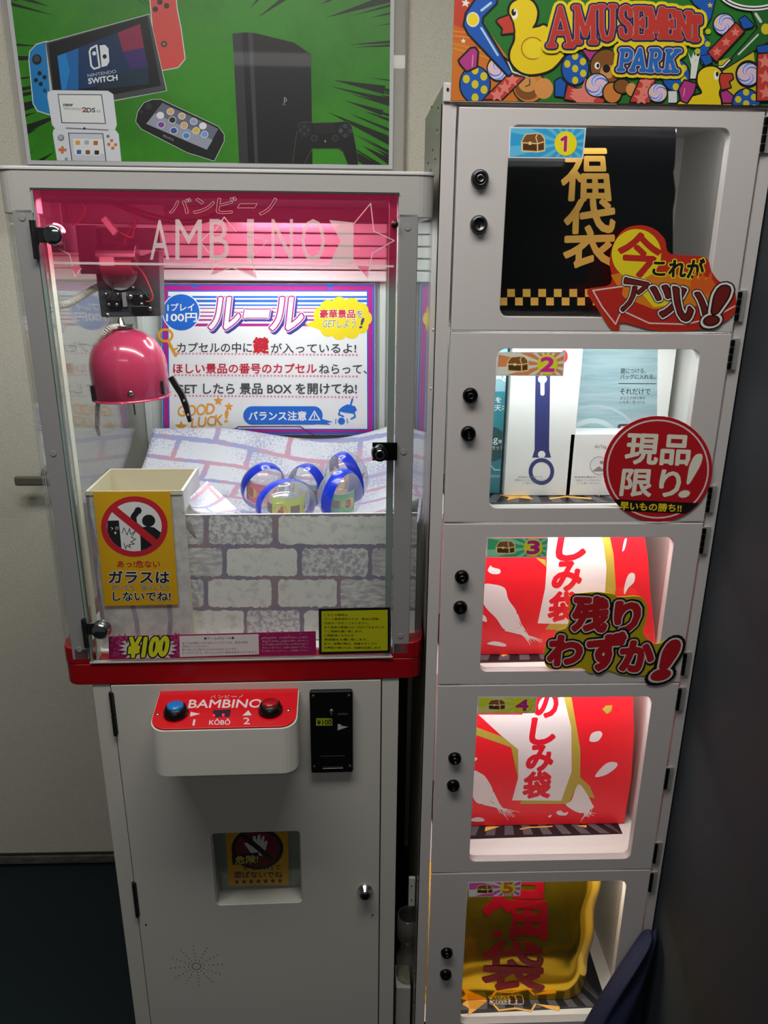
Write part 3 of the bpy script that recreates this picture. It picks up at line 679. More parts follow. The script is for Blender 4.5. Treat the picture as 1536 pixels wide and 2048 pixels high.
o = sheet('patterned_paper', 70, 70, (-.478, .021), (.058, .566), lambda x, y: not (x < -.312 and y < .166) and not (x < -.43 and y < .30), uvs=(8, 8), rot=.12, M=LP)
reg(o, 'white and mauve brick-pattern paper lining the glass box under the capsules', 'paper')
vs = []; uv_ = []; n = 10
c00, c10, c01, c11 = [(372, 1002, .07), (414, 962, .14), (390, 1026, .07), (484, 1027, .082)]
for j in range(n+1):
    for i in range(n+1):
        a, b = i/n, j/n; q = [c00[k]*(1-a)*(1-b)+c10[k]*a*(1-b)+c01[k]*(1-a)*b+c11[k]*a*b for k in range(3)]
        p = FK.at(q[0], q[1]+10*math.sin(math.pi*a)*math.sin(math.pi*b), q[2]); vs.append(tuple(p)); uv_.append((a*1.3+7, b*1.1+3))
me = bpy.data.meshes.new('patterned_paper'); me.from_pydata(vs, [], [(j*(n+1)+i, j*(n+1)+i+1, (j+1)*(n+1)+i+1, (j+1)*(n+1)+i) for j in range(n) for i in range(n)]); me.materials.append(LP); l = me.uv_layers.new()
for p in me.polygons:
    p.use_smooth = True
    for li in p.loop_indices: l.data[li].uv = uv_[me.loops[li].vertex_index]
o = bpy.data.objects.new('patterned_paper', me); COL.objects.link(o); o.location = K0.location; o.rotation_euler = K0.rotation_euler
so = o.modifiers.new('thick', 'SOLIDIFY'); so.thickness = .0004
reg(o, 'small curled loose sheet of brick-pattern paper beside the prize chute', 'paper')
# ---- capsules
CAPM = glassmat('capsule_clear', (.97, .98, .99), .1, .16)
TAPE = mat('blue_tape', '1237d0', .25, coat=.3)
def capsule(px, py, y, ax, rot, colA, colB, num, lab, nrot=(0,0,0), gp='clear capsules in the crane game'):
    c = FK.at(px, py, y); e = thingK('prize_capsule', lab, 'capsule', gp)
    e.location = FK.o+FK.ex*c.x+FK.ey*c.y+Vector((0, 0, c.z)); e.rotation_euler = rot
    a, b = ax
    def ell(r, h, M, n=40): return [(max(0, r*math.sin(math.pi*i/20)), -h*math.cos(math.pi*i/20)) for i in range(21)]
    MB().lathe(ell(a, b, None), CAPM, axis='z', n=40).build('capsule_shell', e, fix=True)
    # tape wraps the long way round: ring in the local xz plane, width along y
    vs = []; fs = []; n = 64; wd = .0098
    for i in range(n):
        t = 2*math.pi*i/n; 
        for j in (-1, -.33, .33, 1):
            k = math.sqrt(max(0, 1-(wd*j/a)**2))*1.012; vs.append((a*k*math.sin(t), wd*j, b*k*math.cos(t)))
    for i in range(n):
        for j in range(3): fs.append((i*4+j, ((i+1) % n)*4+j, ((i+1) % n)*4+j+1, i*4+j+1))
    MB().add(vs, fs, TAPE, True).build('tape_band', e)
    # rolled number card inside
    g = bpy.data.objects.new('number_card', None)
    bpy.data.objects.remove(g)
    cw = mat('card_'+colA, colA, .6, gain=1.7); cy = mat('card_yellow', 'efc52a', .6, gain=1.1); cm_ = mat('card_magenta', 'cf2a55', .6); cw2 = mat('card_white', 'e8e8e8', .6)
    mb = MB(); R = a*.74; R3 = Matrix.Rotation(0, 3, 'X')
    inv = Matrix.Rotation(rot[2], 3, 'Z') @ Matrix.Rotation(rot[1], 3, 'Y') @ Matrix.Rotation(rot[0], 3, 'X'); inv = inv.inverted() @ (Matrix.Rotation(nrot[2], 3, 'Z') @ Matrix.Rotation(nrot[1], 3, 'Y') @ Matrix.Rotation(nrot[0], 3, 'X'))
    H = R*.8
    def pt(u, v, rr): return inv @ Vector((rr*math.sin(u), -rr*math.cos(u), v))
    def patch(P, rr, M):
        mb.add([pt(u/R, v, rr) for u, v in P], [tuple(range(len(P)))], M)
    def grid(x0, x1, z0, z1, rr, M, n=10):
        v = [pt((x0+(x1-x0)*i/n)/R, zz, rr) for i in range(n+1) for zz in (z0, z1)]
        mb.add(v, [(2*i, 2*i+2, 2*i+3, 2*i+1) for i in range(n)], M)
    grid(-R*1.35, R*1.35, -H, H, R, cw, 16); grid(-R*1.35, R*1.35, H*.9, H, R+.0002, cw2, 16); grid(-R*1.35, R*1.35, -H, -H*.9, R+.0002, cw2, 16)
    for sx in (-.75, .85):
        E = [(R*sx+H*.52*math.cos(t*math.pi/9), H*.52*math.sin(t*math.pi/9)) for t in range(18)]
        patch(E, R+.0004, cy)
        V, F = textmesh(num, .05); mx, Mx = min(q[0] for q in V), max(q[0] for q in V); my, My = min(q[1] for q in V), max(q[1] for q in V)
        mb.add([pt((R*sx+((q[0]-mx)/(Mx-mx)-.5)*H*.42)/R, ((q[1]-my)/(My-my)-.5)*H*.72, R+.0006) for q in V], F, cm_)
        grid(R*sx-H*1.35-.0, R*sx-H*.65, -H*.35, H*.35, R+.0004, mat('card_brown', colB, .6), 3)
    mb.build('number_card', e, fix=False)
    return e
capsule(526, 972, .235, (.0365, .042), (.35, .25, .55), 'd9466a', '8a5a40', '1', 'clear capsule with pink number card, leftmost in the heap', (.3, .1, .1))
capsule(614, 972, .275, (.036, .042), (.2, .5, -.6), '3f9aa8', '8a5a40', '2', 'clear capsule with teal number card, middle of the back row', (.2, .3, -.2))
capsule(693, 956, .24, (.037, .046), (.25, .1, -.95), 'd97a3c', '8a5a40', '1', 'clear capsule with orange number card, at the back on the right', (.2, .2, .2))
capsule(572, 1008, .118, (.0385, .0475), (-.55, 1.5, 0), 'b5c430', '7a9a30', '4', 'clear capsule lying sideways with lime number card, front centre of the heap', (.1, 0, .55))
capsule(680, 990, .13, (.0345, .042), (.2, .12, .95), '58a878', '8a5a40', '3', 'clear capsule with green number card, front right of the heap', (.3, .1, -.3))
# ---- crane gantry and claw
GY = .19
CLAWP = mat('claw_pink_paint', 'c23f62', .2, coat=.6)
mb = MB(); kbox(mb, 318, 437, 782, 448, GY+.05, GY+.06, BLACK); kbox(mb, 90, 400, 790, 420, GY+.06, GY+.09, mat('rail_grey', '77706f', .4, .6)); mb.box(X0+.004, X1-.004, .232, .24, z(-.122), z(-.104), mat('lamp_lip_dark', '3a3034', .5)); mb.build('gantry_rail', K0, .0008)  # the dark full-width lip is added to hide the ring lamp
mb = MB(); kbox(mb, 85, 392, 132, 505, GY-.02, GY+.08, mat('motor_bracket', '8d8a8c', .4, .7)); kbox(mb, 130, 395, 330, 448, GY, GY+.05, mat('carriage_grey', '5a5356', .5)); mb.build('carriage', K0, .001)
mb = MB(); kbox(mb, 150, 450, 200, 548, GY-.02, GY+.05, mat('motor_dark', '23232b', .5)); kbox(mb, 200, 455, 322, 500, GY, GY+.03, mat('motor_dark', '23232b', .5)); c_ = FK.at(232, 525, GY-.03)
mb.cyl((c_.x-.024, GY-.03, c_.z+.008), .0165, .055, STEEL, 'x', 24); mb.build('motor_unit', K0, .001)
mb = MB(); P = [FK.at(x, y, GY) for x, y in ((192, 545), (318, 500), (322, 632), (203, 634))]; P = [(p.x, p.z) for p in P]
mb.prism(P, GY-.002, GY+.03, mat('plate_grey', '3c3d42', .45)); pl = mb.build('hoist_plate', K0, .0015)
c_ = FK.at(240, 544, GY); MB().cyl((c_.x, GY-.008, c_.z), .0255, .006, mat('pulley_grey', '8b8d90', .3), 'y', 36).cyl((c_.x+.006, GY-.010, c_.z-.002), .004, .003, STEEL, 'y', 12).build('pulley', pl, .0006)
c_ = FK.at(208, 527, GY-.02); MB().cyl((c_.x, GY-.03, c_.z), .0165, .045, mat('motor_red_case', '9a4650', .3, .5), 'x', 24).build('motor', pl, .001)
c_ = FK.at(210, 522, GY-.02); MB().box(c_.x, c_.x+.02, GY-.0475, GY-.0455, c_.z-.006, c_.z+.006, mat('label_pale', 'd9a9ac', .5)).build('motor_label', pl)
mb = MB()
for (x0, y0, x1, y1, M) in ((212, 599, 242, 614, BLACK), (243, 585, 254, 614, mat('actuator_grey', '77797c', .4)), (265, 588, 296, 612, BLACK), (262, 612, 300, 628, BLACK)): kbox(mb, x0, y0, x1, y1, GY-.012, GY-.002, M)
mb.build('microswitch', pl, .0006)
mb = MB()
for px, py, r in ((211, 588, .0032), (217, 609, .003), (233, 609, .003), (235, 588, .0028), (260, 593, .0042), (282, 593, .003), (283, 608, .003), (300, 617, .0035), (214, 630, .004), (266, 575, .0028)):
    c_ = FK.at(px, py, GY-.012); mb.lathe([(0, -.002), (r*.7, -.0018), (r, 0)], STEEL, (c_.x, GY-.012, c_.z), 'y', 14); mb.cyl((c_.x, GY-.012, c_.z), r*.7, .012, STEEL, 'y', 10)
mb.build('screws', pl)
def kpath(pts): return [tuple(FK.at(x, y, d)) for x, y, d in pts]
def smooth(pts, n=8):
    P = [Vector(p) for p in pts]; P = [P[0]*2-P[1]]+P+[P[-1]*2-P[-2]]; R = []
    for i in range(1, len(P)-2):
        for k in range(n):
            t = k/n; R.append(.5*((2*P[i])+(-P[i-1]+P[i+1])*t+(2*P[i-1]-5*P[i]+4*P[i+1]-P[i+2])*t*t+(-P[i-1]+3*P[i]-3*P[i+1]+P[i+2])*t**3))
    R.append(P[-2]); return R
MB().tube(smooth(kpath([(225, 405, GY), (300, 432, GY-.01), (370, 445, GY), (430, 432, GY+.02), (480, 398, GY+.04)])), .0045, BLACK, 10).build('power_cable', K0)
for col, pts in (('c0342c', [(262, 525, GY-.03), (285, 545, GY-.02), (305, 590, GY-.015), (300, 602, GY-.014), (292, 603, GY-.013)]), ('c8641e', [(240, 465, GY-.03), (262, 475, GY-.035), (268, 462, GY-.02), (272, 435, GY)]), ('d0651a', [(150, 395, GY-.02), (170, 415, GY-.03), (160, 440, GY-.02), (145, 450, GY-.02)]), ('1b1b1b', [(226, 565, GY-.012), (224, 590, GY-.014), (214, 605, GY-.013)]), ('1b1b1b', [(270, 565, GY-.012), (285, 580, GY-.014), (300, 600, GY-.013)]), ('a02838', [(255, 560, GY-.012), (258, 520, GY-.04), (250, 480, GY-.03), (275, 440, GY)])):
    MB().tube(smooth(kpath(pts), 5), .0011, mat('wire_'+col, col, .4), 6).build('wire', K0)
MB().prism([(p.x, p.z) for p in [FK.at(x, y, GY-.035) for x, y in ((203, 440), (212, 432), (236, 462), (228, 472))]], GY-.04, GY-.028, mat('connector_clear', 'e0bcbc', .3)).build('wire_connector', K0, .001)
# claw
cc = FK.at(265, 791, GY); ct = FK.at(262, 656, GY); Rr = .057; Hh = ct.z-cc.z
cl = bpy.data.objects.new('claw', None); COL.objects.link(cl); cl.parent = K0; cl.location = (cc.x, GY, cc.z); cl.rotation_euler = (0, math.radians(-2.5), 0)
prof = [(Rr*1.035, -.0025), (Rr*1.035, 0), (Rr*.985, .0005), (Rr, .0015)]+[(Rr, Hh*.42)]+[(Rr*math.cos(math.radians(a))**.9, Hh*.42+(Hh*.58)*math.sin(math.radians(a))) for a in range(8, 86, 6)]+[(.004, Hh)]
dm = MB().lathe(prof+[], CLAWP, n=56).lathe([(Rr*1.035, -.0025), (Rr*.96, -.0025), (Rr*.96, Hh*.4), (0, Hh*.5)], mat('claw_inside', '8a2440', .5), n=40).build('claw_dome', cl)
MB().cyl((0, 0, Hh-.0005), .0165, .005, STEEL, 'z', 28).cyl((-.002, 0, Hh+.004), .007, .012, STEEL, 'z', 16, .0025).build('claw_collar', cl, .0006)
MB().tube([(0, 0, Hh+.01), (0, 0, Hh+.03)], .0012, STEEL).build('hoist_wire', cl)
MB().lathe([(0, -.0025), (.003, -.002), (.0042, 0)], CHROME, (.013, -Rr*.985, .013), 'y', 16).build('screw', cl)
MB().box(-Rr*.90, -Rr*.80, -.034, -.0265, -.0005, .022, DARK).build('finger_slot', cl); MB().box(Rr*.90, Rr*.965, -.027, -.021, .004, .024, DARK).build('finger_slot', cl)
def finger(pts, w, M, holes):
    P = [FK.at(x, y, GY-.025) for x, y in pts]; P = [Vector((p.x-cc.x, 0, p.z-cc.z)) for p in P]; L = []; R = []
    for i, p in enumerate(P):
        t = (P[min(i+1, len(P)-1)]-P[max(i-1, 0)]).normalized(); nrm = Vector((-t.z, 0, t.x)); q = w*(1 if i < len(P)-1 else .6); L.append(p+nrm*q); R.append(p-nrm*q)
    o = MB().prism([(v.x, v.z) for v in L+R[::-1]], -.031, -.0225, M).build('claw_finger', cl, .0008)
    for h in holes:
        q = FK.at(*h, GY-.03); MB().lathe([(0, -.0018), (.0015, -.0014), (.0022, 0)], CHROME, (q.x-cc.x, -.031, q.z-cc.z), 'y', 12).build('rivet', cl)
finger([(199, 792), (196, 812), (193, 850), (197, 868)], .0035, mat('finger_steel', 'bdbdb8', .3, .35), ((195, 825), (194, 850)))
finger([(344, 757), (352, 772), (364, 792), (372, 815), (379, 848)], .0042, mat('finger_black', '2b2526', .35, .6), ((368, 806), (375, 834)))
MB().tube([(0, 0, -.03), (0, 0, Hh*.3)], .0013, mat('pin_grey', '55555a', .4, .6)).build('centre_pin', cl)
def coil(path, r, rw, pitch, M, name, parent):
    P = smooth(path, 24); out = []; s = 0; prev = None
    for i in range(len(P)-1):
        t = (P[i+1]-P[i]); L = t.length; t.normalize()
        a = t.orthogonal().normalized() if prev is None else (prev-t*prev.dot(t)).normalized(); prev = a; b = t.cross(a); k = max(1, int(L/pitch*9))
        for j in range(k): ph = 2*math.pi*(s+L*j/k)/pitch; out.append(P[i]+(P[i+1]-P[i])*(j/k)+(a*math.cos(ph)+b*math.sin(ph))*r)
        s += L
    return MB().tube(out, rw, M, 5).build(name, parent)
CO = mat('cable_ivory', 'd8d6c8', .4)
coil(kpath([(193, 785, GY), (189, 735, GY-.01), (195, 690, GY-.02), (214, 660, GY-.03), (236, 652, GY-.01)]), .0032, .0013, .0030, CO, 'coiled_cable', K0)
coil(kpath([(198, 572, GY+.03), (170, 588, GY+.02), (140, 605, GY), (105, 616, GY-.02), (60, 640, GY)]), .0045, .0014, .0031, CO, 'coiled_cable', K0)

# ---------------------------------------------------------------- locker
L0 = empty('prize_locker', (0, 0, 0), 0, 'tall grey prize locker with five numbered windowed doors', 'locker')
LW = .37; ZL = [z(-.0005), z(-.2612), z(-.5235), z(-.7827), z(-1.1387), z(-1.505)]; D = .25
LK = mat('locker_grey', 'd2ccca', .38, bump=(800, .12, 2, .0003)); LIN_ = mat('locker_inside', 'dcdad6', .5)
SIDE = mat('locker_side_steel', 'a9a59c', .3, .35)
mb = MB().box(-.0185, -.0165, .004, D, .0, z(.022), SIDE)
sp_ = mb.build('side_panel', L0)
for (px, py) in ((866, 302), (871, 320), (857, 328), (862, 342), (875, 262), (864, 216), (877, 218), (848, 240), (867, 660), (862, 778)):
    y_ = .02+(888-px)*.004; P = None
    d = FW+RT*((px-768)/FPX)-UP*((py-1024)/FPX); t = (-.0185-CAM.x)/d.x; q = CAM+d*t
    if 0 < q.y < D: MB().lathe([(0, -.0016), (.0022, -.0012), (.003, 0)], STEEL, (-.0185, q.y, q.z), 'x', 12).build('rivet', sp_)
for k in range(26):
    MB().lathe([(0, -.0016), (.0016, -.0012), (.002, 0)], STEEL, (-.0185, .03 if k % 2 else .045, .15+.035*k), 'x', 8).build('rivet', sp_)
mb = MB().box(-.0185, -.0022, 0, .018, 0, z(.004), LK).box(LW+.0022, LW+.0175, 0, .018, 0, z(.004), LK).box(-.0022, LW+.0022, 0, .018, z(.0015), z(.004), LK)
mb.box(-.0022, LW+.0022, .001, .018, 0, ZL[5]-.0012, LK)
mb.build('front_frame', L0, .0007)
MB().box(-.0185, -.0095, -.0025, .006, z(.0035), z(.0235), LK).cyl((-.0135, -.004, z(.0165)), .0016, .002, DARK, 'y', 10).build('corner_bracket', L0, .0008)
mb = MB().box(-.0165, LW+.0175, D-.003, D, 0, z(.004), LIN_).box(-.0165, LW+.0175, .018, D, z(.001), z(.004), LIN_).box(LW+.0155, LW+.0175, .004, D-.003, 0, z(.004), SIDE)
mb.box(-.004, -.002, .018, D-.003, 0, z(.001), LIN_).box(LW+.002, LW+.004, .018, D-.003, 0, z(.001), LIN_)
mb.build('carcass', L0)
for i in range(1, 6): MB().box(-.002, LW+.002, .019, D-.003, ZL[i]+.0045, ZL[i]+.0065, LIN_).build('shelf', L0)
SFL = [ZL[i+1]+.0065 for i in range(5)]    # floor heights of the five compartments
WIN = [(-.0198, -.2425), (-.2825, -.5015), (-.5455, -.7600), (-.8060, -1.1155), (-1.1615, -1.4810)]
LOCKS = [((959, 358), (957, 449), GUN, 9), ((940, 790), (936, 866), BLK_CHROME, 8), ((923, 1152), (920, 1213), BLK_CHROME, 8), ((909, 1514), (906, 1568), BLK_CHROME, 8), ((893, 1902), (891, 1945), BLK_CHROME, 8)]
HNG = [((1533, 234, 305), (1479, 582, 642)), ((1465, 678, 738), (1419, 972, 1023)), ((1406, 1054, 1105), (1369, 1304, 1348)), ((1359, 1374, 1418), (1334, 1534, 1575), (1313, 1684, 1723)), ((1302, 1743, 1780), (1279, 1914, 1934))]
for i in range(5):
    zt, zb = ZL[i]-.0012, ZL[i+1]+.0012
    d = MB().plate(.0008, LW-.0008, zb, zt, .0625, .3305, z(WIN[i][1]), z(WIN[i][0]), .0115, -.002, .012, LK).build('locker_door', L0, .0009)
    MB().box(.055, .338, .0121, .0138, z(WIN[i][1])-.007, z(WIN[i][0])+.007, GLASS).build('window_pane', d)
    for k, M in ((0, 0), (1, 0)):
        c = FL.at(*LOCKS[i][k]); M = LOCKS[i][2]; R = .0105 if i == 0 else .0098
        lk = MB().lathe([(0, -.007), (R*.55, -.007), (R*.62, -.009), (R*.8, -.0092), (R, -.006), (R*1.05, -.002)], M, (c.x, 0, c.z), 'y', 32).build('cam_lock', d)
        if k == 0: MB().lathe([(R*.25, -.0075), (R*.30, -.0102), (R*.42, -.0102), (R*.46, -.0075)], STEEL if i == 0 else DSTEEL, (c.x, 0, c.z), 'y', 20).build('lock_core', lk)
        else: MB().box(c.x-.0009, c.x+.0009, -.0078, -.007, c.z-.0035, c.z+.0028, BLACK if i == 0 else STEEL).build('key_slot', lk)
    for px, y0, y1 in HNG[i]:
        a, b = FL.at(px, y0), FL.at(px, y1); h = a.z-b.z; a.x = LW
        mb = MB().box(a.x-.001, a.x+.0105, -.0026, -.0004, b.z-.001, a.z+.001, mat('hinge_nickel', 'c4c4c0', .3, .5))
        for q in range(4): mb.cyl((a.x+.001, -.0035, b.z+h*(q/4+.02)), .0027, h*.21, mat('hinge_black', '17171a', .3, .8), 'z', 10)
        mb.build('door_hinge', L0, .0003)
# compartment lamps: slim strips behind the top edge of the lower windows
POW = [.34, .42, .5, .6, .7]
for i in range(5):
    zc = ZL[i]-.0035 if i else z(-.003)
    if i: 
        MB().box(.04, .33, .022, .030, zc-.003, zc, mat('lamp_strip', 'fff8f4', .5, emit=9)).build('lamp_strip', L0)
    area('compartment_light', (LW/2, .034, zc-.006), (.3, .012), POW[i], rot=(math.radians(20), 0, 0), color=((1, .97, .95), (.95, 1, 1), (1, .95, .95), (1, .95, .95), (1, .97, .93))[i])  # first compartment has no strip, its light is an added fill

# ================================================================ PRINTED THINGS
def topK(o): o.location = K0.location; o.rotation_euler = K0.rotation_euler; return o
def sheetK(name, pts, y, th, M, label, cat, group=None):
    o = quad_slab(FK, y, pts, th, M, name); topK(o); reg(o, label, cat, group); return o
def chest(A, x, y, w, h, c='7a4a22', e='e0cf90', d='4f2c12'):
    P = lambda u, v: (x+u*w, y+v*h)
    body = [P(0,.45), P(.1,.2), P(.2,.05), P(.7,.0), P(.85,.06), P(.97,.25), P(1,.4), P(1,.92), P(.68,1), P(.02,.95)]
    A.poly(e, [(x+w/2+(a-x-w/2)*1.09, y+h/2+(b-y-h/2)*1.1) for a, b in body]); A.poly(c, body)
    A.line(e, [P(0,.5), P(.7,.55), P(1,.45)], w*.045, caps=False); A.line(e, [P(.7,1), P(.7,.5), P(.62,.2), P(.7,.02)], w*.045, caps=False); A.line(e, [P(0,.95), P(.68,1), P(1,.92)], w*.04, caps=False); A.line(e, [P(.02,.5), P(.02,.95)], w*.04, caps=False)
    A.poly(d, [P(.05,.58), P(.64,.62), P(.64,.92), P(.05,.88)]); A.poly(d, [P(.76,.62), P(.95,.56), P(.95,.86), P(.76,.9)]); A.rect(e, *P(.3,.44), *P(.42,.62))
# ---- rules poster on the back wall of the glass box
PAPER = mat('poster_paper', 'f2f4f4', .4)
RP = sheetK('rules_poster', [(322,567),(750,567),(750,870),(325,870)], .5835, .0008, PAPER, 'white rules poster with magenta and blue border inside the crane machine', 'poster')
A = Art(FK, .5833, gain=1.15); A.T(300, 360, .390625)
A.poly('1f63c4', [(58,532),(1150,532),(1150,1304),(66,1304)]); A.poly('b01c86', [(66,541),(1141,541),(1141,1294),(74,1294)]); A.poly('1f63c4', [(88,566),(1116,566),(1118,1280),(96,1278)]); A.poly('eef1f2', [(93,572),(1110,572),(1112,1274),(101,1272)])
A.poly('1f63c4', [(210,536),(250,536),(230,560)]); A.poly('1f63c4', [(900,536),(945,536),(922,566)])
for y0, y1, c in ((594,604,'1a66c8'),(613,626,'1a66c8'),(637,645,'1a66c8'),(655,660,'b01c86'),(674,680,'b01c86'),(693,700,'b01c86'),(712,721,'b01c86'),(735,749,'b01c86')): A.rect(c, 94, y0, 1110, y1)
A.ell('eef1f2', 160, 678, 98); A.ell('1a66c8', 160, 678, 93)
A.text('f2f4f4', '1プレイ', (90, 632, 226, 670), .02); A.text('f2f4f4', '100円', (84, 682, 240, 726), .03)
for q in ((302, 603, 452, 762, 18), (478, 662, 606, 706, 8), (615, 603, 775, 766, 18)):
    t = 'ー' if q[1] > 650 else 'ル'
    q2 = (q[0]+10, q[1]+12, q[2]+10, q[3]+12, q[4])
    A.text('3a3a92', t, q2, .085 if t == 'ル' else .05); A.text('eef1f2', t, q, .085 if t == 'ル' else .055); A.text('b01c86', t, q, .062 if t == 'ル' else .038); A.text('f4f4f6', t, q, .022 if t == 'ル' else .005)
A.L += 1
for k in range(11): a = 2*math.pi*k/11; A.raw('f2d21a', A.epts(985+112*math.cos(a), 708+72*math.sin(a), 40, n=20), [tuple(range(20))])
A.raw('f2d21a', A.epts(985, 708, 122, 82), [tuple(range(36))]); A.poly('f2d21a', [(795,742),(880,700),(880,770)])
A.text('c01f35', '豪華景品', (870, 664, 1050, 706), .03, (('f6f0e0', .07),)); A.text('6a7080', 'を', (1058, 668, 1090, 704), .01, (('f6f0e0', .05),)); A.text('6f7378', 'GETしよう', (882, 712, 1050, 756, 6), .0, (('f6f0e0', .05),)); A.text('33406a', '!', (1072, 708, 1084, 758, 14), .03)
A.line('e09a28', A.epts(80, 795, 34, 30), 13, True); A.line('e09a28', [(92, 822), (132, 898)], 15); A.line('e09a28', [(118, 870), (140, 862)], 9); A.line('e09a28', [(128, 892), (148, 886)], 9)
A.text('3d4146', 'カプセルの中に', (140, 832, 522, 884), .015); A.text('c01f30', '鍵', (530, 806, 606, 886), .04); A.text('3d4146', 'が入っているよ!', (620, 836, 1055, 886), .015)
A.text('c01f35', 'ほしい景品の番号のカプセル', (120, 940, 852, 990), .022); A.text('3d4146', 'ねらって、', (866, 944, 1110, 992), .015)
A.text('45484c', 'GET したら 景品 BOX を開けてね!', (132, 1042, 1058, 1096), .022)
A.L += 1
for y in (888, 998, 1104):
    for k in range(52): A.raw('d98aa0', A.epts(130+18.2*k, y+k*.15, 5.5, n=7), [tuple(range(7))])
for ch, x0, y0, x1, y1 in (('G',140,1155,180,1210),('O',185,1152,232,1208),('O',236,1148,282,1204),('D',286,1144,328,1198),('L',210,1220,238,1268),('U',244,1214,284,1264),('C',290,1208,328,1258),('K',330,1202,370,1254),('!',380,1180,398,1240)): A.text('e39a30', ch, (x0, y0, x1, y1, 6), .02)
for x, y, r in ((350,1130,26),(404,1160,24),(160,1262,32)): A.star('e39a30', x, y, r)
A.poly('1a66c8', rrect(478, 884, 1158, 1252, 46, 8)); A.poly('1a66c8', [(870,1220),(935,1238),(905,1242),(925,1252),(850,1250)])
A.text('f0f3f6', 'バランス注意', (506, 1184, 800, 1230), .03); A.poly('f0f3f6', [(842,1178),(874,1230),(810,1230)]); A.poly('1a66c8', [(842,1190),(863,1225),(821,1225)]); A.rect('f0f3f6', 839, 1198, 845, 1214); A.rect('f0f3f6', 839, 1217, 845, 1222)
A.poly('1a66c8', [(985,1160),(1010,1148),(1050,1158),(1060,1178),(1040,1196),(985,1188),(965,1178)]); A.line('1a66c8', [(1036,1122),(1026,1155)], 9); A.line('1a66c8', [(972,1182),(966,1200),(990,1210)], 8); A.line('1a66c8', [(1045,1190),(1050,1212),(1030,1222)], 8); A.ell('1a66c8', 980, 1234, 18); A.line('1a66c8', [(952,1224),(950,1246)], 4); A.line('1a66c8', [(1008,1222),(1012,1244)], 4)
A.line('6a1c70', [(390,1306),(452,1262),(770,1262),(838,1306)], 5)
A.done('rules_print', RP)
# ---- yellow warning sheet on the chute
def xf(e, ang): return e
WS = sheetK('warning_sign', [(186,983.5),(340,983),(357,1209),(209,1212)], CY0-.003, .0006, mat('sign_yellow', 'e2ac12', .35, gain=1.1), 'yellow sign with red no-hitting circle on the prize chute', 'sign')
A = Art(FK, CY0-.0031, gain=1.15); A.T(100, 840, .26367)
A.ell('c41f30', 640, 808, 253, 230); A.ell('e4e4e6', 640, 808, 208, 188)
cl_ = A.epts(640, 808, 208, 188, n=28)
A.clip = [(A.ox+x*A.k, A.oy+y*A.k) for x, y in cl_]
A.poly('16181a', [(436, 764), (522, 762), (545, 1000), (430, 1000)]); A.ell('16181a', 748, 764, 50, 46); A.line('16181a', [(665, 690), (632, 735), (640, 790), (700, 840)], 44); A.ell('16181a', 668, 688, 27, 27)
A.poly('16181a', [(670, 820), (740, 806), (790, 815), (850, 860), (850, 1000), (690, 1000), (686, 890)])
A.clip = None
A.line('16181a', [(546,858),(562,818),(585,872),(604,822),(612,868),(648,842),(618,890),(650,905),(612,925),(640,940),(598,945),(612,968),(582,950),(574,976),(560,935)], 5)
A.line('e4e4e6', A.epts(508, 820, 10, 10, n=14), 4, True); A.line('e4e4e6', [(462,812),(478,822),(466,832)], 4); A.ell('e4e4e6', 496, 856, 7, 10)
A.line('c41f30', [(476, 668), (816, 946)], 54, caps=False)
A.text('b8252a', 'あっ!危ない', (510, 1066, 834, 1118), .02); A.text('16203a', 'ガラスは', (448, 1146, 904, 1236), .035, (('ece8dc', .075),))
A.text('16203a', '叩いたり、揺らしたり', (474, 1252, 906, 1288), .01, (('ece8dc', .05),)); A.text('16203a', 'しないでね!', (478, 1304, 914, 1370), .03, (('ece8dc', .07),))
A.done('warning_print', WS)
# ---- price strip and notice on the glass
GF = -.0016
PS = sheetK('price_sticker', [(217,1273),(631.5,1262.5),(632.5,1309.5),(218,1318)], GF-.0004, .0003, mat('strip_magenta', '9c1f5c', .4), 'long magenta sticker with yellow 100 yen price along the bottom of the glass', 'sticker')
A = Art(FK, GF-.0005); A.T(210, 1250, .3841)
for k in range(70):
    rnd = random.Random(k); x = rnd.choice([rnd.uniform(28, 110), rnd.uniform(345, 392), rnd.uniform(810, 1090)]); A.star('b6487e', x, rnd.uniform(52, 165)-(x*.018), 9, 4)
P = []
for k in range(44):
    a = 2*math.pi*k/44; r = 1 if k % 2 else .78; P.append((225+158*r*math.cos(a)*(.98), 118+82*r*math.sin(a)))
A.clip = [(217,1273),(631.5,1262.5),(632.5,1309.5),(218,1318)]
A.poly('d6d3d2', P)
A.text('7a3a24', '1 PLAY', (112, 62, 196, 92, 6, -8), .05, (('1c1a18', .09),)); A.text('d8dc28', '¥100', (118, 66, 322, 168, 14, -10), .06, (('17181a', .13),))
A.clip = None
A.poly('dcdad9', [(388, 56), (800, 46), (802, 152), (390, 166)])
A.text('5a3040', '●ゲームのルール●', (516, 62, 672, 76, 0, -3), .01)
for k, t in enumerate(('全てのお客様に公平に遊んでいただくため、景品の移動・', '交換は行っておりません。', '取り出し口に落ちたもののみ有効になります。', '引っかかったり、外にはじかれた場合は無効になりません。')): A.text('5a3a48', t, (402, 88+17*k, (752, 540, 690, 796)[k], 100+17*k, 0, -6*((752, 540, 690, 796)[k]-402)/400), .0)
for k, t in enumerate(('機械の故障、災害等が発生した場合、', '景品の返却、返金は致しません。', 'また当店は責任を負いかねますので', '予めご了承下さい、店舗にお尋ねください。', 'ご不明 プレイガイド、ご記載ください')): A.text('c99ab0', t, (818, 62+17*k, 1060, 73+17*k, 0, -5), .0)
A.done('price_print', PS)
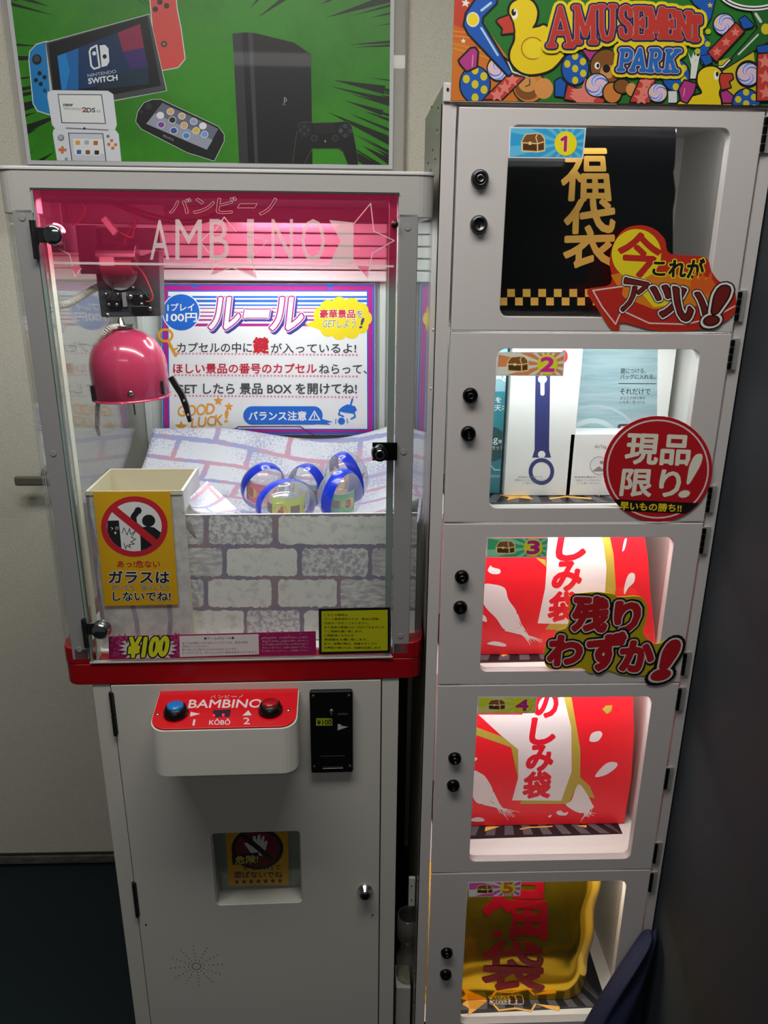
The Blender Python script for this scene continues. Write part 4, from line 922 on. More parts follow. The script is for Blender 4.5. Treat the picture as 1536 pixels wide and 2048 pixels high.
NS = sheetK('notice_sticker', [(637.3,1217.8),(780.5,1214.8),(780.5,1305.7),(638,1309.4)], GF-.0004, .0003, mat('notice_black', '14171a', .3), 'yellow notice sticker with black frame at the glass bottom right', 'sticker')
A = Art(FK, GF-.0005); A.T(330, 840, .37109)
A.poly('b3b410', [(843,1030),(1200,1023),(1200,1242),(844,1250)])
for k, (t, x1) in enumerate((('こちらの機械は', 984), ('ゲーム業者委託のため、景品の移動、', 1158), ('交換は一切行っておりません。', 1100), ('また過度な要望ははご対応できませんの', 1182), ('でご理解お願い致します。', 1066), ('ご理解頂ける方のみ', 1018), ('御遊戯をお願い致します。', 1092), ('また、故障の際は、店舗スタッフに', 1142), ('お声掛け頂ければ、初期対応致します', 1162))): A.text('1e2210', t, (858, 1044+22.2*k, x1, 1057+22*k), .015)
A.done('notice_print', NS)
# ---- danger card behind the outlet flap
class FlapArt(Art):
    def p3(s, p):
        px, py = s.ox+p[0]*s.k, s.oy+p[1]*s.k
        d = FW+RT*((px-768)/FPX)-UP*((py-1024)/FPX); o = CAM-FK.o; o = Vector((o.dot(FK.ex), o.dot(FK.ey), o.z)); d = Vector((d.dot(FK.ex), d.dot(FK.ey), d.z))
        sl = (yB-yT)/(fb.z-(zt-.001)) if False else SL; t = (FY0+sl*(o.z-FZ0)-o.y)/(d.y-sl*d.z); q = o+d*t; return (q.x, q.y-s.h-.0006, q.z)
FZ0 = ho[3]-.001; FY0 = .008; SL = (.03-.008)/(fb.z-FZ0)
A = FlapArt(FK, 0); A.clip = [(452,1662),(576,1661),(578,1769),(457,1771)]
A.poly('c9950c', A.clip); A.T(180, 1600, .45573); A.ell('1a1418', 735, 212, 114, 92); A.ell('6d1224', 735, 212, 98, 78)
A.poly('d0cccc', [(676,188),(690,186),(705,200),(714,196),(716,158),(726,156),(730,180),(738,150),(748,152),(748,182),(758,156),(766,158),(764,188),(772,176),(780,180),(770,220),(752,244),(712,240)])
A.line('1a1418', [(668,150),(800,262)], 22, caps=False)
A.line('1a1418', [(624,262),(742,250)], 44, caps=False); A.text('d8c44a', '危険!', (638, 246, 738, 280, 0, -6), .02)
A.text('2a1c10', '手を入れて', (670, 282, 838, 306), .02); A.text('2a1c10', '遊ばないでね', (632, 312, 844, 340), .03)
for k in range(7): A.star('241a12', 645+31.5*k, 358-k*.8, 13, 5.5)
o = topK(A.done('danger_sticker')); reg(o, 'yellow danger sticker with crossed-out hand on the prize outlet flap', 'sticker')

# ================================================================ AMUSEMENT PARK sign on the locker top
SG = [(907,-60),(1536,-52),(1533,212),(903,203)]
a_, b_ = FL.at(907.5, 0, -.004), FL.at(903, 203, -.004)
SX0, SX1, SZ0, SZ1 = -.0092, .3885, z(.0045), z(.16)
sg = MB().box(SX0, SX1, -.004, -.001, SZ0, SZ1, mat('sign_board', 'd8702a', .35)).build('sign_board')
reg(sg, 'colourful amusement park sign with a yellow duck on the locker top', 'sign')
def Lpx(x, y, zz):
    P = Vector((x, y, zz))-CAM; d = P.dot(FW); return (768+FPX*P.dot(RT)/d, 1024-FPX*P.dot(UP)/d)
A = Art(FL, -.0042, gain=1.12, coat=.3); A.clip = [Lpx(SX0, -.0042, SZ1), Lpx(SX1, -.0042, SZ1), Lpx(SX1, -.0042, SZ0), Lpx(SX0, -.0042, SZ0)]
A.poly('c06a20', A.clip); A.T(900, 0, .20833)
A.poly('b23a24', [(0,-400),(500,-400),(220,320),(0,220)]); A.poly('bf5a22', [(0,220),(220,320),(300,480),(0,360)])
for k in range(5): A.line(('d07a28','c9862a','b8641e')[k % 3], [(20,300+k*40),(420,330+k*60)], 14)
A.star('d9d4cc', 150, 30, 46, 20, rot=-80); A.star('d9d4cc', 128, 393, 28, 12)
A.poly('1f6a24', [(250,-300),(3200,-300),(3300,1200),(700,1200),(560,560),(320,230),(320,150)])
OL = '12100f'
def ol(c, P, w=16): A.line(OL, P, w*1.7, True); A.poly(c, P)
# candies, lollies and blocks along the bottom, left half
def candy(cx, cy, rx, ry, dots=True):
    ol('1552a8', A.epts(cx, cy, rx, ry)); A.L += 1
    for dx, dy in ((0,-.8),(0,0),(0,.75),(.6,-.45),(.62,.3),(-.6,-.3)) : A.raw('c9b91c', A.epts(cx+dx*rx, cy+dy*ry, rx*.24, ry*.24, n=18), [tuple(range(18))])
def block(P, n=3):
    ol('b5392f', P); a, b, c, d = P
    for k in range(n):
        t = (k+.5)/n; x = (a[0]+(b[0]-a[0])*t+d[0]+(c[0]-d[0])*t)/2; y = (a[1]+(b[1]-a[1])*t+d[1]+(c[1]-d[1])*t)/2; A.star('d9776a', x, y, math.hypot(a[0]-d[0], a[1]-d[1])*.42)
A.ell(OL, 470, 660, 120, 132); A.swirl(470, 660, 108)
ol('c4762e', A.epts(760, 830, 150, 150)); A.ell('7a4a1c', 745, 850, 120, 110); A.ell('c48a48', 745, 800, 90, 84); A.line(OL, [(725,830),(765,815),(765,760)], 9); A.ell('cf8a48', 900, 850, 90, 100)
candy(240, 810, 140, 170); ol('a8327a', [(90,580),(200,470),(240,465),(262,500),(250,640),(160,680),(100,610)], 22); A.line('d88ab4', [(220,530),(212,640)], 9)
block([(330,950),(560,720),(710,745),(500,950)])
ol('1552a8', [(160,130),(290,-60),(440,-60),(440,30),(310,160),(300,220),(590,700),(560,722),(180,320),(140,240)], 24)
A.ell('d9d4c0', 220, 188, 62, 72); A.ell('dfc71c', 220, 188, 50, 60)
A.line('a9c4dc', [(302,100),(392,30)], 24); A.line('a9c4dc', [(300,270),(458,530)], 20)
A.line('d9d9d0', [(560,600),(600,690),(740,735)], 14); A.line('d9d9d0', [(960,675),(1075,575),(1090,530)], 20)
# duck
D_ = [(570,110),(600,30),(700,-10),(790,20),(835,110),(820,210),(790,270),(850,262),(930,262),(1080,500),(1070,560),(960,670),(800,712),(680,690),(590,600),(580,500),(620,400),(625,330),(600,230)]
D_ = curvy(D_); A.line(OL, D_, 46, True); A.poly('dcc012', D_); ol('b8382a', [(450,205),(470,185),(565,150),(600,230),(612,312),(500,325),(510,275)], 20)
A.ell('e4e4dc', 620, 135, 30, 52); A.ell(OL, 610, 120, 22, 34); A.ell('e4e4dc', 618, 104, 8, 12)
A.line('a8501c', A.epts(790, 465, 105, 105, a0=60, a1=320, n=24), 9); A.ell('e0c820', 800, 470, 90, 95)
# right part
candy(1200, 660, 125, 150); ol('a8327a', [(1270,480),(1450,470),(1440,540),(1350,590)], 14); 
ol('7a4a1c', A.epts(1500, 640, 150, 160)); A.ell('e8e4dc', 1412, 632, 26, 34); A.ell(OL, 1418, 632, 14, 20); A.ell('c48a48', 1510, 690, 70, 66); A.ell(OL, 1500, 660, 36, 40)
A.ell('e8e4dc', 1700, 632, 26, 34); A.ell(OL, 1694, 632, 14, 20)
ol('1552a8', [(1010,780),(1060,750),(1110,800),(1090,930),(1010,920)], 16); block([(1100,950),(1130,820),(1480,960),(1460,1010)], 3); A.swirl(1410, 820, 106)
A.T(1200, 0, .21875)
ol('c4762e', A.epts(110, 850, 80, 90)); ol('7a4a1c', A.epts(200, 790, 70, 60)); A.ell('cf8a48', 285, 820, 50, 60)
block([(275,930),(370,720),(500,725),(450,940)]); candy(690, 690, 120, 140); A.swirl(525, 850, 82)
A.rect('c9ccd2', 622, 835, 700, 940)
ol('1552a8', [(790,-60),(1060,-60),(1010,160),(930,300),(990,380),(1000,560),(930,590),(880,450),(900,300),(960,120),(860,40)], 10)
A.L += 1
for x, y in ((985,290),(980,405),(888,470)): A.raw('b9b41c', A.epts(x, y, 26, n=16), [tuple(range(16))])
A.star('d8b430', 1002, 50, 28); A.swirl(1130, 225, 92)
block([(985,480),(1240,215),(1310,290),(1060,560)]); ol('1552a8', [(1270,180),(1320,150),(1400,230),(1380,250),(1310,265)], 12); ol('1552a8', [(910,520),(1000,500),(1020,570),(960,600)], 10)
A.poly('bfae1c', [(1080,560),(1400,460),(1440,1000),(1100,1000)])
ol('1f5a24', [(1120,640),(1180,560),(1440,260),(1380,90),(1600,60),(1600,340),(1200,590)], 12)
A.line('b9c8b4', [(1262,500),(1440,320)], 16); A.ell('c9b51c', 1510, 268, 42, 50); A.line('b9c8b4', [(1420,130),(1465,200)], 26)
A.line(OL, [(1010,622),(1120,615),(1190,545)], 34); A.line('d9d9d0', [(1010,622),(1120,612),(1180,550)], 14)
A.poly('d4d4cc', [(800,480),(830,540),(850,480),(870,560),(910,500),(880,660),(870,720),(820,720),(830,600)]); A.star('d4d4cc', 872, 530, 42, 18)
A.ell(OL, 1350, 680, 118, 128); A.swirl(1350, 680, 100)
D2 = [(890,760),(900,670),(960,620),(1040,615),(1100,660),(1110,760),(1080,850),(1100,940),(1060,1010),(700,1010),(740,920),(860,880),(930,850)]
D2 = curvy(D2); A.line(OL, D2, 36, True); A.poly('dcc012', D2); ol('b8382a', [(1100,680),(1200,680),(1210,720),(1170,750),(1190,800),(1110,820),(1090,740)], 14); A.ell('e4e4dc', 1058, 690, 22, 44); A.ell(OL, 1066, 680, 12, 24)
ol('a8327a', [(770,740),(870,770),(850,850),(790,940),(740,920),(720,820)], 16); A.line('d88ab4', [(770,810),(760,880)], 8); ol('a8327a', [(1100,850),(1150,830),(1210,880),(1200,940),(1120,940)], 14)
candy(1330, 950, 120, 130); ol('1552a8', [(1430,430),(1600,400),(1600,500),(1440,480)], 12); block([(1430,920),(1440,500),(1560,490),(1600,920)], 3)
A.line('e2e2e0', A.epts(1400, -120, 330, 200, a0=20, a1=160, n=24), 44); A.line(OL, A.epts(1400, -120, 330, 200, a0=20, a1=160, n=24), 12)
# lettering
A.T(0, 0, 1)
LT = [(c, x0, y0, x1, y1, 0) for c, x0, y0, x1, y1 in (('A',1098,17,1142,92),('M',1148,16,1191,85),('U',1197,14,1229,79),('S',1238,15,1263,76),('E',1266,18,1294,75),('M',1296,19,1325,75),('E',1326,23,1350,75),('N',1352,27,1380,77),('T',1379,35,1399,80))]
LP_ = [(c, x0, y0, x1, y1, 5) for c, x0, y0, x1, y1 in (('P',1235,101,1260,140),('A',1261,100,1287,141),('R',1294,101,1318,142),('K',1326,102,1353,143))]
for col, w in (('dcc412', 31), ('1c1a4e', 19), ('c9a9a4', 11.5)): A.slab([(col, w)], LT+LP_)
A.slab([('b23228', 10)], LT); A.slab([('1a62b0', 8)], LP_)
A.done('sign_print', sg)

# ================================================================ big poster on the wall
PY = WY-.008
P0, P1 = FL.at(55.5, 331, PY), FL.at(785, 336, PY)
PX0, PX1, PZ0 = P0.x, P1.x, (P0.z+P1.z)/2
wp = MB().box(PX0, PX1, PY, PY+.001, PZ0, PZ0+.50, mat('poster_border', 'd2d3d6', .4)).build('wall_poster')
reg(wp, 'green poster of game consoles on the wall above the crane machine', 'poster')
MB().box(PX0-.012, PX1+.024, PY+.0012, PY+.004, PZ0-.01, PZ0+.51, glassmat('frame_acrylic', (.93, .93, .9), .05, .25)).box(PX1+.022, PX1+.026, PY-.002, PY+.006, PZ0-.01, PZ0+.51, mat('frame_edge', '8c8479', .3)).build('poster_holder', wp)
A = Art(FL, PY-.0002, gain=1.5, rough=.4, coat=.2)
bd_ = .0075; A.clip = [Lpx(PX0+bd_, PY, PZ0+.49), Lpx(PX1-bd_, PY, PZ0+.49), Lpx(PX1-bd_, PY, PZ0+bd_), Lpx(PX0+bd_, PY, PZ0+bd_)]
A.poly(noisy('poster_green', '2f8210', '3a9616', 5, .4, .6, .4), A.clip)
rnd = random.Random(5); CX_, CY_ = 410, 110
A.L += 1
for k in range(120):
    a = rnd.choice([rnd.uniform(-.45, .72), math.pi+rnd.uniform(-.75, .45), -math.pi/2-rnd.uniform(.25, 1.0), -rnd.uniform(.3, .9)])
    r0 = rnd.uniform(250, 400) if abs(math.sin(a)) < .55 else rnd.uniform(120, 240); L = rnd.uniform(60, 260); w = rnd.uniform(.006, .028)
    P = [(CX_+r0*math.cos(a), CY_+r0*math.sin(a)), (CX_+(r0+L)*math.cos(a-w), CY_+(r0+L)*math.sin(a-w)), (CX_+(r0+L)*math.cos(a+w), CY_+(r0+L)*math.sin(a+w))]
    if P[0][0] > 575 or P[0][0] < 230 or P[0][1] < 60: A.raw('0e1a0c', P, [(0, 1, 2)])
A.T(0, 0, .27995)
def wl(c, P, w=14): A.line('b9c2bd', P, w, True); A.poly(c, P)
# handheld console with blue and red grips
wl('c0423c', [(1058,-200),(1240,-200),(1262,60),(1290,200),(1320,420),(1270,480),(1160,500),(1100,300)])
for x, y in ((1142,14),(1190,42),(1110,66)): A.ell('2a2422', x, y, 20, 20)
A.ell('2a2422', 1172, 315, 22, 22); A.ell('77706c', 1172, 315, 12, 12)
wl('1470ae', [(325,300),(260,320),(215,370),(210,430),(240,740),(270,790),(350,815),(400,800),(350,300)])
A.poly('a8b0ac', [(325,300),(1068,98),(1195,650),(810,724),(370,812)]); A.poly('3c3e42', [(328,306),(1066,104),(1188,648),(812,716),(376,660)]); A.poly('0b0c12', [(345,312),(1052,112),(1150,612),(830,672),(382,650)])
A.poly('0d2a4c', [(410,400),(1000,170),(1058,500),(1060,560),(440,640)])
for P, c in (([(410,400),(560,345),(585,500),(560,640),(440,642)], '0f5a9a'), ([(560,345),(700,300),(690,620),(560,635)], '0c2f58'), ([(840,235),(1000,170),(1030,340),(880,370)], '7c2240'), ([(880,370),(1030,340),(1058,470),(930,490)], '38215e'), ([(700,560),(1058,480),(1062,600),(700,640)], '10283a'), ([(410,400),(470,378),(500,500),(470,640),(440,642)], '1474b8')): A.poly(c, P)
A.ell('16181a', 264, 425, 34, 38); A.ell('3a3c3e', 262, 420, 22, 24)
for x, y in ((283,524),(318,552),(257,573),(291,600)): A.ell('16181a', x, y, 15, 16)
A.ell('16404a', 320, 648, 14, 14)
LG = [(650,345),(690,325),(712,480),(672,492),(652,470),(640,370)]; A.line('c9cfd6', LG, 13, True); A.ell('c9cfd6', 673, 382, 14, 15)
A.poly('c9cfd6', [(712,325),(750,320),(775,345),(782,440),(765,470),(726,480)]); A.ell('10141e', 748, 404, 15, 16)
A.text('aeb6c0', 'NINTENDO', (628, 530, 832, 552, -4, -32), .0); A.text('c9cfd6', 'SWITCH', (634, 562, 840, 600, -4, -28), .035)
# folding handheld
def rr(x0, y0, x1, y1, r, dx=0): return [(x+dx*(1-(y-y0)/(y1-y0)), y) for x, y in rrect(x0, x1, y0, y1, r, 4)]
wl('c6c9d2', [(345,660),(380,648),(770,652),(805,675),(832,890),(820,925),(800,930),(400,920),(375,890),(342,690)], 8)
wl('c6c9d2', [(388,925),(820,928),(845,960),(866,1175),(415,1168),(380,950)], 8)
A.poly('2d3038', [(412,672),(728,674),(758,886),(440,880)]); A.poly('cdd1da', [(418,678),(723,680),(751,880),(446,874)])
A.text('40444c', 'new', (454, 742, 520, 760), .04); A.text('5a4a4c', 'NINTENDO', (458, 768, 590, 782, 0, 6), .0); A.text('8a2c28', '2', (588, 768, 618, 800), .04); A.text('40444c', 'DS', (620, 772, 680, 802), .04); A.text('40444c', 'LL', (694, 782, 722, 802), .0)
A.line('6a6e76', [(470,915),(775,930)], 9, caps=False); A.ell('22242a', 603, 918, 9)
A.poly('3a3d46', [(486,948),(738,952),(762,1158),(512,1154)]); A.poly('b6bcc4', [(493,954),(732,958),(755,1152),(518,1148)]); A.poly('cdd1d6', [(520,990),(735,994),(744,1100),(530,1100)])
for x, y, c in ((556,1020,'c9913c'),(620,1018,'9aa0a8'),(684,1022,'b05a34'),(565,1086,'2c5a9a'),(628,1088,'6a5040'),(692,1090,'2a2622')): A.poly('e4e4e2', rrect(x-26, x+26, y-24, y+24, 6, 3)); A.poly(c, rrect(x-16, x+16, y-15, y+15, 4, 3))
A.ell('6f747c', 436, 984, 24); A.ell('9aa0a8', 434, 980, 17); A.line('b8703a', [(446,1045),(446,1098)], 20, caps=False); A.line('b8703a', [(418,1070),(476,1072)], 20, caps=False)
for x, y in ((798,1004),(778,1032),(826,1034),(806,1058)): A.ell('b8703a', x, y, 12)
A.ell('6f747c', 772, 974, 12); A.ell('8a8e96', 474, 1136, 12)
# black portable console
V_ = [(985,800),(1030,735),(1090,712),(1150,712),(1560,905),(1600,960),(1600,1010),(1530,1150),(1440,1120),(1340,1090),(1010,920),(972,870)]
wl('101114', V_, 7); A.poly('5a5f70', [(1160,735),(1560,920),(1478,1070),(1045,885)]); A.poly('868b9c', [(1105,810),(1520,1000),(1478,1070),(1045,885)])
for x, y, c in ((1146,824,'c9ccd4'),(1218,798,'c49a6a'),(1232,858,'1e2026'),(1300,830,'b59a80'),(1152,892,'6a3a8a'),(1242,934,'38468a'),(1316,896,'b59a6a'),(1332,970,'3a78b4'),(1402,934,'b9a93a'),(1384,868,'8a92a8'),(1450,900,'c9ccd4'),(1462,960,'6a88c4')): A.ell('d0d0d4', x, y, 27, 25); A.ell(c, x, y, 23, 21)
A.text('8a8e96', 'PSVITA', ((1170,962),(1246,996),(1238,1010),(1162,976)), .0)
A.ell('26282c', 1062, 760, 26); A.ell('26282c', 1010, 800, 14)
# black tower console
A.T(300, 0, .16927)
A.poly('16171b', [(975,400),(1100,385),(1225,388),(1700,505),(1870,640),(1900,2000),(1060,1960)]); A.poly('2a2a30', [(975,400),(1090,390),(1165,1960),(1058,1960)]); A.poly('0a0a0d', [(1090,390),(1160,387),(1240,1960),(1165,1960)]); A.poly('34343b', [(1160,387),(1215,388),(1280,1960),(1240,1960)]); A.poly('101116', [(1225,388),(1700,505),(1900,640),(1920,1960),(1285,1960)])
A.T(560, 0, .19531)
A.line('9a9a9c', [(46,1000),(44,1060)], 7); A.line('9a9a9c', [(46,1000),(66,1015),(68,1035),(48,1040)], 6); A.line('77777a', [(24,1066),(44,1078),(60,1070)], 5)
# gamepad
G_ = [(190,1270),(240,1250),(340,1262),(560,1255),(690,1245),(730,1290),(760,1420),(800,1640),(795,1700),(740,1712),(700,1690),(630,1520),(330,1520),(240,1690),(180,1705),(140,1690),(140,1620),(165,1420)]
A.line('4a5a48', G_, 8, True); A.poly('0d0e10', G_); A.poly('18191c', [(345,1265),(565,1262),(565,1360),(350,1368)])
for cx in (250, 665): A.ell('1a1b1f', cx, 1335, 76, 76)
for dx, dy in ((0,-38),(0,38),(-38,0),(38,0)): A.rect('2e3036', 250+dx-13, 1335+dy-15, 250+dx+13, 1335+dy+15)
for dx, dy, c in ((0,-44,'5a7a78'),(0,54,'5a6a80'),(-46,4,'8a8a8c'),(54,4,'7a5048')): A.line(c, A.epts(668+dx, 1336+dy, 15, n=12), 4, True)
for cx in (350, 567): A.ell('34363c', cx, 1415, 34); A.ell('17181b', cx, 1415, 25)
A.poly('9a9a9c', [(463,1432),(474,1455),(452,1455)])
A.done('poster_print', wp)

# ================================================================ LOCKER CONTENTS
class FloorArt(Art):               # print lying on a compartment floor
    def p3(s, p): q = FL.atz(s.ox+p[0]*s.k, s.oy+p[1]*s.k, s.y); return (q.x, q.y, s.y+s.h)
def mat_sheet(i, front, label, stars):
    zf = SFL[i]; y0 = front; c0 = (.012, y0); c1 = (.345 if i != 1 else .33, y0+.006)
    b = MB().prismz([(.012, y0), (c1[0], y0+.008), (c1[0]+.002, .225), (.012, .225)], zf, zf+.0006, mat('mat_black', '1d1c1f', .35)).build('display_mat'); reg(b, label, 'display mat')
    mb = MB(); cx = .17; hh = zf+.0009; gs = mat('mat_stripe', '57545a', .35); h = 0
    rnd = random.Random(i)
    for k in range(-9, 10):        # rays running out from the back centre
        xa = cx+k*.034; x0, x1 = cx+k*.011, cx+(k+.5)*.011
        mb.add([(max(.013, min(.343, xa)), y0+.009, hh), (max(.013, min(.343, xa+.017)), y0+.009, hh), (x1, .2, hh), (x0, .2, hh)], [(0, 1, 2, 3)], gs)
    mb.build('ray_print', b, fix=False)
    A = FloorArt(FL, zf+.0011, gain=1.1)
    for fn in stars: fn(A)
    if A.mb.v: A.done('star_print', b)
    return b
SO, SG2 = 'e2a84a', 'c98a2a'
mat_sheet(1, .06, 'dark rayed display mat with gold stars in the second compartment', [lambda A: A.T(870, 660, .41016), lambda A: A.poly(SO, [(315,805),(395,788),(470,786),(450,805),(480,826),(405,818),(350,830),(360,815)]), lambda A: A.poly(SG2, [(395,788),(470,786),(450,805),(410,812)]), lambda A: A.line(SO, [(560,822),(640,812),(760,822)], 7), lambda A: A.line(SG2, [(500,795),(760,790),(800,808)], 7)])
mat_sheet(2, .05, 'dark rayed display mat in the third compartment', [lambda A: A.T(860, 1040, .3776), lambda A: A.poly(SO, [(375,712),(415,712),(385,724)])])
mat_sheet(3, .066, 'dark rayed display mat in the fourth compartment', [lambda A: A.T(840, 1360, .36458), lambda A: A.poly(SO, [(360,805),(440,803),(355,830)]), lambda A: A.line(SO, [(550,818),(600,808),(680,806),(725,802)], 6), lambda A: A.poly(SO, [(860,798),(915,796),(912,810)])])
mat_sheet(4, .03, 'dark rayed display mat with gold stars in the fifth compartment', [lambda A: A.T(780, 1720, .40365), lambda A: A.poly(SO, [(358,640),(400,655),(460,665),(480,700),(430,740),(385,772),(392,735),(358,715),(385,690)]), lambda A: A.poly(SG2, [(385,690),(480,700),(430,740),(395,735)]), lambda A: A.line(SO, [(500,700),(540,745),(620,735),(700,748),(720,715)], 9), lambda A: A.poly(SO, [(720,712),(840,725),(842,748),(790,738)]), lambda A: A.text('2a0f0c', 'これは豪華', (495,690,660,714), .05, (('e8dccb', .12),))])
def wobble_bag(name, i, pts, y, th, M, label, extra=()):
    P = [FL.at(px, py, y) for px, py in pts]; zf = SFL[i]+.0012; mz = min(p.z for p in P); Q = [(p.x, max(zf, p.z) if p.z > mz+.004 else zf) for p in P]
    b = MB().prism(Q, y, y+th, M).build(name, None, .0015); reg(b, label, 'bag'); return b, Q
# -- 1 black bag
BB = mat('black_bag_film', '0a0a0c', .12, bump=(14, .35, 2, .004), coat=.4)
bag, _ = wobble_bag('lucky_bag', 0, [(985,235),(1352,238),(1354,262),(1351,330),(1348,345),(1352,380),(1351,396),(1347,420),(1345,660),(985,655)], .045, .05, BB, 'black bag with gold brush characters in compartment one')
A = Art(FL, .0447, rough=.35, metal=.3, gain=1.4); A.T(880, 200, .42708); G1 = 'd9a64e'
A.text(G1, '福', ((590, 218), (775, 218), (800, 470), (560, 470)), .022); A.text(G1, '袋', ((588, 470), (822, 462), (815, 780), (575, 785)), .022)
for k in range(17):
    x = 208+36.4*k*2
    if x+36 > 240: A.rect(G1, x+34, 885, x+70, 922); A.rect(G1, x-2, 925, x+34, 962)
    if x > 820: break
A.done('gold_print', bag)
# -- 2 boxes
WB = mat('box_white', 'eef0ee', .35)
b_clip = {}
def boxthing(name, pts, y, th, M, label, i=1, bev=.0008):
    P = [FL.at(px, py, y) for px, py in pts]; x0, x1 = min(p.x for p in P), min(max(p.x for p in P), .3655); zt = max(p.z for p in P)
    if name == 'tracker_set_box': x1 = .0985
    zt = min(zt, ZL[i]+.002)
    b = MB().box(x0, x1, y, y+th, SFL[i]+.0015, zt, M).build(name, None, bev); reg(b, label, 'box')
    b_clip[name] = [Lpx(x0+.001, y, zt-.001), Lpx(x1-.001, y, zt-.001), Lpx(x1-.001, y, SFL[i]+.0025), Lpx(x0+.001, y, SFL[i]+.0025)]; return b
TL_ = mat('box_teal', '3f8e9c', .35)
b = boxthing('tracker_set_box', [(940, 690), (1014, 968)], .112, .05, TL_, 'teal tracker set box at the left of compartment two')
A = Art(FL, .1118); A.clip = b_clip['tracker_set_box']; A.T(870, 660, .41016)
A.poly('8fbcc6', [(180,60),(378,60),(378,300),(180,300)]); A.text('f2f4f4', 'ag', (296, 212, 362, 250), .02); A.text('f2f4f4', 'を', (296, 328, 322, 354), .02); A.text('f2f4f4', '天才', (290, 364, 356, 394), .01)
A.ell('35585c', 268, 556, 86, 86); A.text('f2f4f4', 'Tag', (232, 516, 306, 560), .01); A.text('f2f4f4', '専用', (308, 535, 346, 553), .01); A.text('f2f4f4', 'セット', (278, 564, 332, 584), .01)
A.line('e6eef0', [(240,620),(290,682),(378,682)], 5); A.text('f2f4f4', 'ただけません', (262, 706, 336, 720), .01)
A.done('box_print', b)
b = boxthing('loop_box', [(1026, 690), (1140.5, 982)], .1, .04, WB, 'white tall box with dark blue loop in compartment two')
A = Art(FL, .0998); A.clip = b_clip['loop_box']; A.T(870, 660, .41016); NV = '3a3f78'
A.poly(NV, [(490,215),(562,215),(556,585),(566,622),(474,622),(486,585)]); A.ell('eef0ee', 524, 240, 22, 20); A.rect('eef0ee', 514, 245, 534, 310); A.ell('eef0ee', 524, 310, 10); A.ell('eef0ee', 520, 607, 18)
A.line(NV, A.epts(519, 690, 53, 56), 19, True); A.ell('c8281c', 630, 128, 18, 30)
for k, t in enumerate(('本商品は景品用です。', '交換はいたしかねますので', 'ご了承ください。')): A.text('8a8f92', t, ((404, 388, 424)[k], 712+15*k, (528, 540, 512)[k], 722+15*k), .0)
A.done('box_print', b)
b = boxthing('poster_box', [(1131, 690), (1318, 972)], .145, .03, WB, 'pale blue box with tracker advertisement text, rear of compartment two')
A = Art(FL, .1448); A.clip = b_clip['poster_box']; A.T(870, 660, .41016)
BL_ = noisy('ad_blue', '8fb0ba', 'a9c3ca', 8, .4, .6, .4, stretch=(1, 1, 14)); A.poly(BL_, [(640,60),(1087,60),(1077,800),(640,800)])
A.line('b4c8ce', A.epts(780, 560, 215, 190, a0=180, a1=360), 12); A.line('c3d3d8', A.epts(770, 560, 125, 118, a0=180, a1=360), 24)
A.text('3a4448', '鍵につける、', (905, 186, 1030, 212), .01); A.text('3a4448', 'バッグに入れる。', (903, 216, 1074, 240), .015); A.line('3a4448', [(896,261),(1078,262)], 4)
A.text('3a4448', 'それだけで', (902, 286, 1050, 314), .015); A.text('4a5458', 'あなたの持ち物を', (903, 324, 1026, 340), .0); A.text('4a5458', 'いち早く見つける', (901, 345, 1022, 361), .0)
A.poly('3a3d40', rrect(890, 1010, 458, 520, 14)); A.poly('d8dcdc', [(905,470),(1000,466),(1000,520),(905,520)])
A.done('box_print', b)
b = boxthing('tracker_box', [(1141.5, 868), (1262, 980)], .1, .042, WB, 'small white tracker box in front of the blue box, compartment two')
A = Art(FL, .0998); A.T(870, 660, .41016)
A.text('7d8284', 'AirTag', (778, 560, 836, 582), .0); A.ell('b4b8ba', 800, 662, 46); A.ell('e4e6e6', 800, 662, 41)
A.poly('8a8f92', [(764,690),(800,664),(815,676),(836,690)]); A.ell('8a8f92', 812, 646, 9)
for k, t in enumerate(('本商品は景品用です。', '交換はいたしかねますので', 'ご了承ください。')): A.text('8a8f92', t, (680+6*k, 712+15*k, 818-4*k, 722+15*k), .0)
A.done('box_print', b)
# -- 3, 4 red paper bags
RB = mat('red_bag_paper', 'f4202e', .42, bump=(22, .25, 3, .003)); PW, PO, PR = 'e8dcdc', 'b8a040', 'e2142a'
def wave(P, k=5): return P
bag, _ = wobble_bag('lucky_bag', 2, [(940,1060),(1288,1062),(1296,1110),(1303,1200),(1314,1300),(1316,1318),(940,1318)], .075, .055, RB, 'red paper bag with white brush strokes in compartment three')
A = Art(FL, .0747, gain=1.05); A.T(860, 1040, .3776)
A.poly(PO, [(900,20),(938,20),(972,180),(985,360),(945,590),(610,580),(640,540)]); A.poly(PO, [(560,200),(612,210),(618,250)])
A.poly(PW, [(620,20),(885,20),(918,120),(935,250),(925,420),(900,555),(570,548),(610,360),(618,240)])
A.text(PR, 'しみ袋', ((690, 55), (835, 55), (765, 540), (622, 540)), .05, vert=True)
def brush(A, P0, P1, P2, P3, seed, c=PW):
    A.poly(c, curvy(P0)); rnd = random.Random(seed); A.L += 1
    for k in range(26):
        t = k/25; a = (P1[0]+(P2[0]-P1[0])*t, P1[1]+(P2[1]-P1[1])*t); L = rnd.uniform(.45, 1.0); b_ = (P3[0]+rnd.uniform(-20, 20)*1.5+(t-.5)*60, P3[1]-(t-.5)*50)
        e = (a[0]+(b_[0]-a[0])*L, a[1]+(b_[1]-a[1])*L); A.line(c, [a, e], rnd.uniform(4, 9), up=False, w2=2, caps=False)
brush(A, [(285,345),(330,340),(395,360),(415,420),(460,500),(400,580),(350,520),(300,470),(276,420)], (462,498), (395,585), (560,660), 3)
